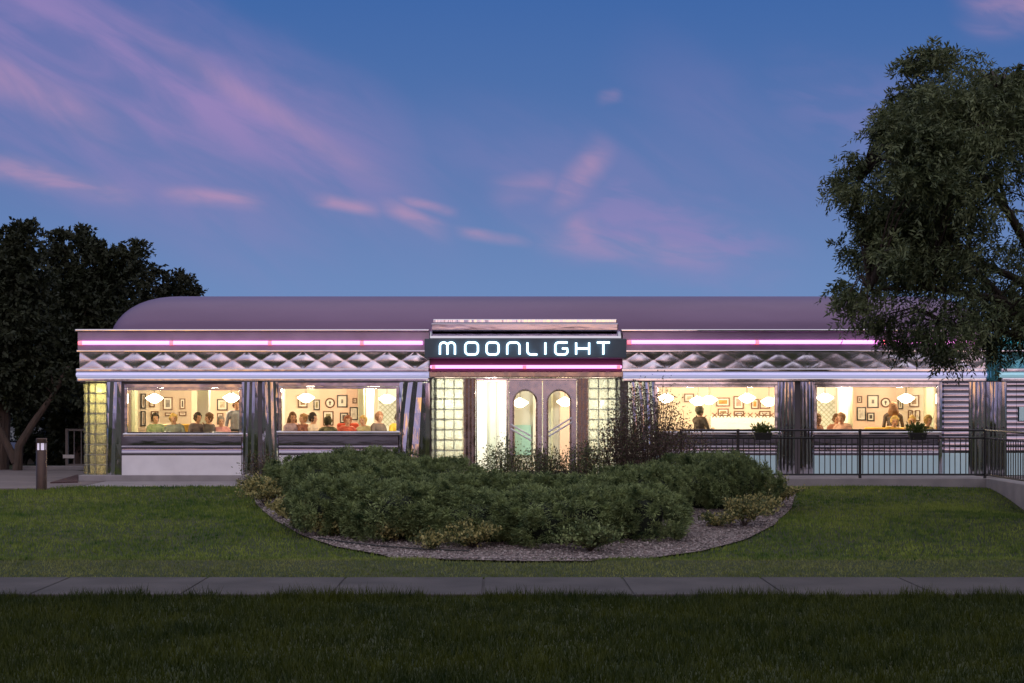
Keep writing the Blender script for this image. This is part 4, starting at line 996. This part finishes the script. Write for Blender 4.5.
for sx in (-1, 1):
    MB().box(sx*.62-.14, sx*.62+.14, -2.13, -1.95, .60, .72).build('headlight', M['plate'], cr_, bevel=.03)
    for yy_ in (-1.35, 1.35):
        wv = MB().tube([(sx*.70,yy_,.32),(sx*.92,yy_,.32)], .32, 20).build('wheel', M['black_plastic'], cr_)
        MB().tube([(sx*.921,yy_,.32),(sx*.935,yy_,.32)], .2, 16).build('rim', M['plate'], wv)

# ------------------------------------------------------------------ pendant lamps
lamp0 = None
def lamp(px, py, Y, label):
    global lamp0
    x, z = PX(px, Y), PZ(py, Y)
    if lamp0 is None:
        lamp0 = empty('pendant_lamp', (0,0,0), 0, label, 'lamp', 'opal pendant lamps inside the diner')
        MB().lathe([(.02,-.115),(.09,-.095),(.19,-.015),(.215,.01),(.19,.035),(.10,.085),(.05,.11)], seg=24).build('lamp_shade', M['opal'], lamp0, smooth=True)
        MB().tube([(0,0,.112),(0,0,.40)], .008, 6).build('cord', M['cord'], lamp0)
        MB().lathe([(.05,.105),(.05,.135),(.02,.15)], seg=16).build('lamp_cap', M['brushed'], lamp0, smooth=True)
        l = lamp0
    else:
        l = copy_tree(lamp0)
    l.location = (x, Y, z); l['label'] = label
lamp(154.5,398.5,42.0,'pendant lamp near the left end of the first window'); lamp(231.5,398,42.0,'pendant lamp near the right end of the first window')
lamp(306,398,41.9,'pendant lamp over the seated diners at the left of the second window'); lamp(387,399,42.2,'pendant lamp before the patterned wall in the second window')
lamp(666,398.5,41.9,'pendant lamp at the left end of the third window behind shrub twigs'); lamp(698,401.2,43.4,'further of the two overlapping pendant lamps in the third window'); lamp(709,400,42.6,'nearer of the two overlapping pendant lamps in the third window'); lamp(747,398.3,41.9,'pendant lamp above the railing planter in the third window'); lamp(769,401.8,43.2,'pendant lamp at the right end of the third window')
lamp(825,398,41.9,'pendant lamp at the left end of the fourth window'); lamp(906,398.5,42.0,'pendant lamp right of the round picture in the fourth window')
lamp(565,402,43.0,'pendant lamp seen through the right door arch'); lamp(520,403,42.8,'pendant lamp seen through the left door arch')

def bulb(name, loc, en, col, rad=.08):
    l = bpy.data.lights.new(name, 'POINT'); l.energy = en; l.color = col; l.shadow_soft_size = rad
    o = bpy.data.objects.new(name, l); COL.objects.link(o); o.location = loc; return o
bulb('corner_bulb', (XL+.40, F+.35, 2.62), 75, (1., .82, .28))
for px in (447, 600): bulb('vestibule_bulb', (PX(px,40.3), 40.35, 2.35), 190, (1., .98, .86))
bulb('vestibule_bulb', (PX(492,41), 41.2, 2.55), 90, (1., .98, .90))
for k, px in enumerate((160,215,310,375,690,750,840,900,960)):
    bulb('ceiling_bulb', (PX(px,43.8), 43.8, 2.72), 100, (1., .83, .59), .12)

# ------------------------------------------------------------------ pictures on the walls
cols = {'sepia':(.42,.28,.17),'orange':(.78,.36,.06),'grey':(.30,.28,.26),'dark':(.12,.09,.08),'cream':(.72,.62,.46),'rust':(.50,.20,.10),'olive':(.34,.31,.16),'blue':(.25,.28,.40),'pale':(.80,.74,.66),'pink':(.70,.42,.36)}
art = {k: pmat('print_'+k, c, .6, col2=tuple(q*.45 for q in c), nscale=9, detail=2) for k, c in cols.items()}
def picture(x0, y0, x1, y1, col, frame, label, Y=None, border=.16):
    Y = Y or YB-.035; a, b, t, u = PX(x0,Y), PX(x1,Y), PZ(y0,Y), PZ(y1,Y); cx_, cz_ = (a+b)/2, (t+u)/2; hw, hh = (b-a)/2, (t-u)/2
    r = empty('framed_picture', (cx_, Y, cz_), 0, label, 'picture', 'pictures on the diner walls'); q = .03
    fm = MB(); fm.box(-hw,-hw+q,-.03,0,-hh,hh).box(hw-q,hw,-.03,0,-hh,hh).box(-hw+q+.001,hw-q-.001,-.029,0,hh-q,hh-.001).box(-hw+q+.001,hw-q-.001,-.029,0,-hh+.001,-hh+q)
    fm.build('frame', M[frame], r)
    MB().box(-hw+q+.002,hw-q-.002,-.012,-.001,-hh+q+.002,hh-q-.002).build('mat_board', M['mat_board'], r)
    e = min(hw,hh)*border*2; MB().box(-hw+q+e,hw-q-e,-.018,-.0125,-hh+q+e,hh-q-e).build('print', art[col], r)
def round_picture(px, py, rad, label):
    Y = YB-.035; rr = rad*Y/FPX; r = empty('round_picture', (PX(px,Y), Y, PZ(py,Y)), 0, label, 'picture', 'pictures on the diner walls')
    MB().tube([(math.cos(2*PI*k/28)*rr, -.015, math.sin(2*PI*k/28)*rr) for k in range(28)], .02, 6, closed=True).build('frame', M['frame_brown'], r)
    mb = MB().tube([(0,-.012,0),(0,-.001,0)], rr-.01, 28).build('mat_board', M['mat_board'], r)
    MB().add([(0,-.016,rr*.5),(rr*.32,-.016,.02),(rr*.12,-.016,-.02),(rr*.14,-.016,-rr*.5),(-rr*.14,-.016,-rr*.5),(-rr*.12,-.016,-.02),(-rr*.32,-.016,.02)], [tuple(range(7))]).build('emblem', art['dark'], r)
picture(141,393.5,146,408.5,'sepia','frame_black','upper of the two tall narrow pictures in the first window'); picture(141,411,146,426,'sepia','frame_black','lower of the two tall narrow pictures in the first window')
picture(149.5,394,155,407,'cream','frame_brown','pale narrow picture behind the left pendant lamp of the first window'); picture(151,411,158.7,421.5,'cream','frame_brown','brown framed picture above the man with dark hair in the first window')
picture(163,397,172.7,410,'grey','frame_brown','large grey picture on the taupe wall of the first window'); picture(179.7,398.5,185.4,409,'dark','frame_brown','small dark portrait on the taupe wall of the first window')
picture(165,412.5,171.5,416,'rust','frame_brown','low wide print under the large grey picture'); picture(179,411.5,186.5,416,'rust','frame_brown','low wide print under the small dark portrait')
picture(217,399,227.7,410.5,'cream','frame_black','landscape picture right of the white column in the first window'); picture(217,413,223.5,424.5,'rust','frame_brown','rust coloured picture below the landscape by the white column')
picture(298,395,307.6,407.5,'sepia','frame_brown','sepia picture behind the pendant lamp of the second window'); picture(313.5,399.5,320,410,'olive','frame_black','olive picture right of the lamp in the second window'); picture(301,415,314,425.6,'grey','frame_brown','wide grey picture above the seated pair in the second window')
round_picture(330,403,4.4,'round emblem picture on the peach wall of the second window'); picture(337,395,347.5,407.5,'grey','frame_black','black framed notice on the peach wall of the second window', border=.3); picture(323,411,333.6,425.5,'olive','frame_brown','brown picture below the round emblem in the second window')
picture(340,412.6,348,423,'dark','frame_black','dark print above the red bench in the second window'); picture(349.6,407,358,420,'pale','frame_black','pale picture beside the sage post of the second window'); picture(352.5,398,357.2,403.5,'rust','frame_brown','smallest rust print high on the peach wall of the second window')
picture(684,393.5,694,402,'cream','frame_brown','cream picture seen through shrub twigs in the third window'); picture(716,397.5,729.7,406.5,'orange','frame_brown','wide orange picture in the third window'); picture(717.7,408.5,728.6,416,'sepia','frame_brown','sepia picture below the wide orange one')
picture(733.4,396,743.7,409,'pink','frame_brown','pink portrait between the two orange pictures'); picture(733.7,411,744,416,'blue','frame_brown','low bluish picture under the pink portrait'); picture(751,399,758.7,409,'orange','frame_brown','tall orange picture behind the pendant lamp of the third window'); picture(759.6,399.6,770,408.7,'pale','frame_brown','pale picture at the right end of the third window'); picture(759,411,770.5,416,'pale','frame_brown','low pale picture at the right end of the third window')
picture(867,395,878.6,408,'grey','frame_black','black framed notice on the peach wall of the fourth window', border=.3); picture(856.7,407,866,420.5,'pale','frame_black','pale picture beside the sage post of the fourth window'); round_picture(885.5,402.6,4.3,'round emblem picture on the peach wall of the fourth window'); picture(867,412.5,874.4,421,'dark','frame_black','dark print below the black framed notice in the fourth window'); picture(909,395,919,407,'sepia','frame_brown','sepia picture right of the pendant lamp in the fourth window'); picture(857,396,862,403,'rust','frame_brown','smallest rust print high on the peach wall of the fourth window'); picture(897.5,399,903,409,'olive','frame_black','olive picture behind the pendant lamp of the fourth window'); picture(907.7,410,912.6,421,'sepia','frame_brown','tall narrow print under the sepia picture of the fourth window'); picture(915,410,920,421,'cream','frame_brown','tall cream print at the right of the fourth window')

# ------------------------------------------------------------------ seating
def bench(px0, px1, Y, mat, face, label, h=1.0):
    x0, x1 = PX(px0,Y), PX(px1,Y); r = empty('bench', ((x0+x1)/2, Y, FL), 0 if face < 0 else PI, label, 'bench', 'upholstered benches by the windows'); hw = (x1-x0)/2
    MB().box(-hw,hw,-.25,.2,.30,.46).build('seat', M[mat], r, bevel=.04); MB().box(-hw,hw,.201,.32,.30,h).build('backrest', M[mat], r, bevel=.05); MB().box(-hw+.03,hw-.03,-.18,.3,0,.299).build('base', M['brown_vinyl'], r)
bench(160,197,43.0,'gold_vinyl',-1,'gold vinyl bench with diners before the taupe wall, first window',1.14); bench(205,238,43.0,'brown_vinyl',-1,'brown bench right of the white column, first window',.95)
bench(336,358,43.2,'red_vinyl',-1,'red vinyl bench below the dark print, second window',1.16); bench(286,330,43.2,'brown_vinyl',-1,'brown bench under the wide grey picture, second window',.95)
bench(866,930,43.2,'gold_vinyl',-1,'gold vinyl bench along the fourth window',1.05)
bench(668,720,43.2,'brown_vinyl',-1,'brown bench facing out of the third window',.95)
def table(px, Y, label):
    r = empty('dining_table', (PX(px,Y), Y, FL), 0, label, 'table', 'dining tables by the windows')
    MB().box(-.6,.6,-.38,.38,.71,.75).build('tabletop', M['table_top'], r, bevel=.01); MB().lathe([(.28,0),(.28,.02),(.05,.05),(.045,.70),(.16,.709)], seg=16).build('pedestal', M['chrome'], r, smooth=True)
for px, lb in ((178,'table before the gold bench of the first window'),(222,'table before the brown bench of the first window'),(310,'table at the left of the second window'),(347,'table before the red bench'),(695,'table of the man in the dark coat, third window'),(850,'table at the left of the fourth window'),(905,'table before the gold bench of the fourth window')): table(px, 42.15, lb)

# ------------------------------------------------------------------ people
def capsule(mb, a, b, ra, rb, seg=10):
    a, b = Vector(a), Vector(b); d = (b-a); ln = d.length; d.normalize(); pts = []; rad = []
    for t in (-1,-.8,-.4): pts.append(a+d*ra*t); rad.append(ra*math.sqrt(max(.02,1-t*t)))
    for t in (0,.33,.66,1): pts.append(a.lerp(b,t)); rad.append(ra+(rb-ra)*t)
    for t in (.4,.8,1): pts.append(b+d*rb*t); rad.append(rb*math.sqrt(max(.02,1-t*t)))
    mb.tube(pts, rad, seg)
def ellips(mb, c, r, seg=14):
    prof = [(max(.001, math.sin(PI*k/10)), -math.cos(PI*k/10)) for k in range(11)]; b = len(mb.v); mb.lathe(prof, seg=seg)
    mb.v[b:] = [(c[0]+v[0]*r[0], c[1]+v[1]*r[1], c[2]+v[2]*r[2]) for v in mb.v[b:]]
def body_mesh(seated, arm):
    """figure facing -y, seat or feet at z=0"""
    mb = MB(); h0 = .0 if seated else .86
    ellips(mb, (0,.0,h0+.10), (.18,.13,.15)); capsule(mb, (0,.0,h0+.12), (0,.01,h0+.42), .145, .155); ellips(mb, (0,.0,h0+.44), (.20,.12,.13))
    capsule(mb, (-.17,.01,h0+.50), (.17,.01,h0+.50), .065, .065); capsule(mb, (0,.01,h0+.50), (0,-.005,h0+.63), .062, .052)
    ellips(mb, (0,-.01,h0+.725), (.075,.095,.118)); ellips(mb, (0,-.035,h0+.655), (.052,.06,.05)); capsule(mb, (0,-.10,h0+.725), (0,-.118,h0+.695), .010, .015, 6); capsule(mb, (-.12,.015,h0+.525), (.12,.015,h0+.525), .075, .075)
    for s in (-1,1):
        ellips(mb, (s*.078,.0,h0+.715), (.014,.025,.034), 8)
        if seated:
            capsule(mb, (s*.09,0,.07), (s*.11,-.42,.08), .085, .06); capsule(mb, (s*.11,-.43,.07), (s*.11,-.45,-.34), .055, .04); capsule(mb, (s*.11,-.43,-.41), (s*.12,-.60,-.425), .038, .032)
        else:
            capsule(mb, (s*.09,0,.86), (s*.10,-.02,.47), .085, .06); capsule(mb, (s*.10,-.02,.46), (s*.11,.02,.09), .056, .038); capsule(mb, (s*.11,.02,.045), (s*.12,-.16,.035), .038, .032)
        sh = (s*.19,.01,h0+.49)
        if arm == 'table': el, wr = (s*.25,-.10,h0+.22), (s*.12,-.34,h0+.30)
        elif arm == 'raised' and s > 0: el, wr = (s*.26,-.20,h0+.26), (s*.09,-.22,h0+.52)
        elif arm == 'down': el, wr = (s*.24,.03,h0+.22), (s*.25,-.08,h0-.02)
        else: el, wr = (s*.26,-.06,h0+.22), (s*.14,-.30,h0+.28)
        capsule(mb, sh, el, .055, .043); capsule(mb, el, wr, .042, .030)
        w_ = Vector(wr); d = (w_-Vector(el)).normalized(); side = d.cross(Vector((0,0,1))).normalized() if abs(d.z) < .95 else Vector((0,1,0))
        up = side.cross(d)
        ellips(mb, tuple(w_+d*.05), (.036,.036,.03), 8)
        for k, ln in enumerate((.062,.074,.070,.055)):
            b0 = w_+d*.075+side*(.028-.0185*k); m1 = b0+d*ln*.5-up*.008; capsule(mb, b0, m1, .0085, .008, 6); capsule(mb, m1, m1+d*ln*.42-up*.02, .008, .0065, 6)
        b0 = w_+d*.03+side*.035*(1 if s > 0 else 1); capsule(mb, b0, b0+d*.035+side*.025-up*.01, .010, .008, 6)
    o = mb.build('tmp', [], None); rm = o.modifiers.new('r', 'REMESH'); rm.mode = 'VOXEL'; rm.voxel_size = .0105; sm = o.modifiers.new('s', 'SMOOTH'); sm.iterations = 3; sm.factor = .5
    dg = bpy.context.evaluated_depsgraph_get(); me = bpy.data.meshes.new_from_object(o.evaluated_get(dg)); bpy.data.objects.remove(o)
    me.name = 'person_body'; me.materials.clear()
    for _ in range(4): me.materials.append(None)
    mi = []
    for p in me.polygons:
        c = p.center; hz = c.z-h0
        if hz > .585: q = 0
        elif abs(c.x) > .15 and False: q = 1
        elif hz > .10 and (c.y > -.27 or hz > .40) : q = 1
        elif hz > .2 or (arm == 'down' and abs(c.x) > .2): q = 0
        else: q = 2
        if q == 0 and hz > .585 and c.y < -.085 and abs(hz-.732) < .010 and .022 < abs(c.x) < .045: q = 3
        if q == 0 and c.y < -.08 and abs(hz-.663) < .007 and abs(c.x) < .024: q = 3
        mi.append(q)
    me.polygons.foreach_set('material_index', mi); me.polygons.foreach_set('use_smooth', [True]*len(mi)); me.update()
    return me, h0
BODY = {}
skin = [pmat('skin_fair', (.62,.36,.25), .55), pmat('skin_tan', (.42,.23,.15), .55)]
feat = pmat('eye_and_lip', (.16,.06,.05), .5); trous = pmat('trousers', (.05,.055,.08), .8)
_mc = {}
def cloth(c):
    if c not in _mc: _mc[c] = pmat('cloth', c, .8, col2=tuple(q*.85 for q in c), nscale=12)
    return _mc[c]
def person(px, Y, seated, arm, rz, shirt, hair, hair_style, label, sk=0, zoff=0.):
    key = (seated, arm)
    if key not in BODY: BODY[key] = body_mesh(seated, arm)
    me, h0 = BODY[key]
    o = bpy.data.objects.new('person', me); COL.objects.link(o); o.location = (PX(px,Y), Y, FL+(.58 if seated else .03)+zoff); o.rotation_euler = (0,0,rz); o.scale = (1.0*RNG.uniform(.95,1.05),.98,.98*RNG.uniform(.97,1.03)); o.rotation_euler = (RNG.uniform(-.02,.14) if seated else 0, RNG.uniform(-.12,.12) if seated else 0, rz+RNG.uniform(-.3,.3))
    for i, m_ in enumerate((skin[sk], cloth(shirt), trous, feat)):
        o.material_slots[i].link = 'OBJECT'; o.material_slots[i].material = m_
    tag(o, label, 'person', 'people dining inside')
    mb = MB(); hz = h0+.745
    ellips(mb, (0,.015,hz+.004), (.098,.115,.128), 16)
    keep = [i for i, f in enumerate(mb.f) if not all(mb.v[k][1] < -.03 and mb.v[k][2] < hz+.045 for k in f)]
    mb.f = [mb.f[i] for i in keep]; mb.m = [0]*len(mb.f)
    if hair_style == 'long': ellips(mb, (0,.06,hz-.17), (.135,.075,.25), 14)
    if hair_style == 'bun': ellips(mb, (0,.11,hz+.06), (.045,.045,.045), 10)
    if hair_style == 'full': ellips(mb, (0,.03,hz+.01), (.105,.105,.115), 14)
    if hair_style == 'cap': mb.tube([(0,-.07,hz+.05),(0,-.19,hz+.035)], [.075,.05], 8)
    mb.v = [(a_+.012*math.sin(b_*61+c_*47)+.006*math.sin(c_*130), b_+.010*math.sin(a_*57+c_*70), c_+.010*math.sin(a_*66+b_*51)) for a_, b_, c_ in mb.v]
    mb.build('hair' if hair_style != 'cap' else 'cap', cloth(hair), o, smooth=True)
BK, BR, BL, GY, WH = (.03,.02,.015), (.14,.07,.03), (.60,.42,.14), (.35,.32,.30), (.75,.72,.66)
person(157,42.9,True,'table',.5,(.32,.42,.28),BK,'short','person with dark hair in a green top at the left of the first window')
person(176,42.75,True,'table',.2,(.25,.30,.32),BL,'full','person with full blond hair in a grey top before the gold bench')
person(195,42.8,True,'raised',.9,(.16,.13,.16),BK,'short','person with black hair half hidden by the white column')
person(211,42.75,True,'table',-.8,(.12,.11,.14),BR,'short','person in a dark jacket turned sideways right of the white column')
person(222,42.8,True,'table',.1,(.75,.38,.42),GY,'short','person in a pink top at the right of the first window',zoff=-.06)
person(236.5,43.6,False,'down',.6,(.30,.34,.42),BR,'full','person with brown hair standing at the right end of the first window')
person(293,42.9,True,'table',.2,(.52,.42,.58),BR,'long','person with long brown hair in a lilac top in the second window')
person(304,42.75,True,'raised',-.9,(.30,.12,.10),(.40,.24,.12),'short','person with light brown hair leaning to a companion in the second window')
person(313,42.7,True,'table',1.2,(.78,.66,.56),BK,'short','person in a cream top with dark hair in the second window')
person(328,41.75,True,'table',PI+.2,(.22,.20,.10),(.10,.08,.03),'full','person with dark hair seen from behind before the round emblem',zoff=-.06)
person(346,42.85,True,'table',.0,(.62,.12,.08),(.30,.10,.05),'full','person in a red top on the red bench',zoff=-.06)
person(377,42.6,True,'table',.7,(.16,.12,.11),(.34,.17,.10),'full','person with auburn hair beside the white inner column, second window')
person(396,42.8,True,'table',.4,(.72,.50,.06),BK,'short','person in a yellow top at the right end of the second window')
person(365,42.9,True,'table',-.4,(.55,.55,.36),BL,'short','person in a pale green top by the sage post, second window',zoff=-.05)
person(700,41.9,False,'raised',PI/2+.4,(.17,.13,.10),(.20,.20,.11),'full','person in a dark brown coat standing in the third window',zoff=-.10)
person(817,42.0,True,'table',.9,(.40,.20,.14),BR,'short','person with brown hair at the left edge of the fourth window')
person(834,42.8,True,'table',.5,(.48,.24,.18),BR,'short','person in a rust top beside the pale patterned wall, fourth window')
person(845,42.4,True,'table',-.6,(.80,.50,.40),(.36,.20,.12),'full','person in a peach top with full auburn hair in the fourth window')
person(893,43.7,False,'down',PI,(.10,.075,.07),(.22,.105,.04),'long','person with very long brown hair standing with back turned in the fourth window')
person(891,42.8,True,'table',.2,(.72,.46,.10),BL,'full','person with blond hair in a gold top before the standing one',zoff=-.08)
person(911,42.8,True,'raised',-.5,(.66,.46,.20),BL,'short','person with short blond hair above the railing planter',zoff=-.07)
person(925,42.8,True,'table',.3,(.40,.34,.12),(.40,.28,.10),'full','person in an olive top at the right end of the fourth window',zoff=-.08)
for px, py, Y, lb in ((853,425,42.0,'small white lamp glowing on the table at the left of the fourth window'),):
    pass

# ------------------------------------------------------------------ camera and render settings
cd = bpy.data.cameras.new('camera'); co = bpy.data.objects.new('camera', cd); COL.objects.link(co)
co.location = (0, 0, CH); co.rotation_euler = (R(90), 0, 0)
cd.sensor_width = 36; cd.lens = 36*FPX/1024; cd.shift_x = 12/1024.; cd.shift_y = 58.5/1024.; cd.clip_end = 3000; cd.clip_start = .1
S.camera = co
S.view_settings.view_transform = 'Standard'; S.view_settings.look = 'None'; S.view_settings.exposure = 0; S.view_settings.gamma = 1
S.render.engine = 'CYCLES'; S.cycles.use_denoising = True; S.cycles.max_bounces = 10; S.cycles.transparent_max_bounces = 16; S.cycles.sample_clamp_indirect = 6
S.cycles.caustics_reflective = False; S.cycles.caustics_refractive = False
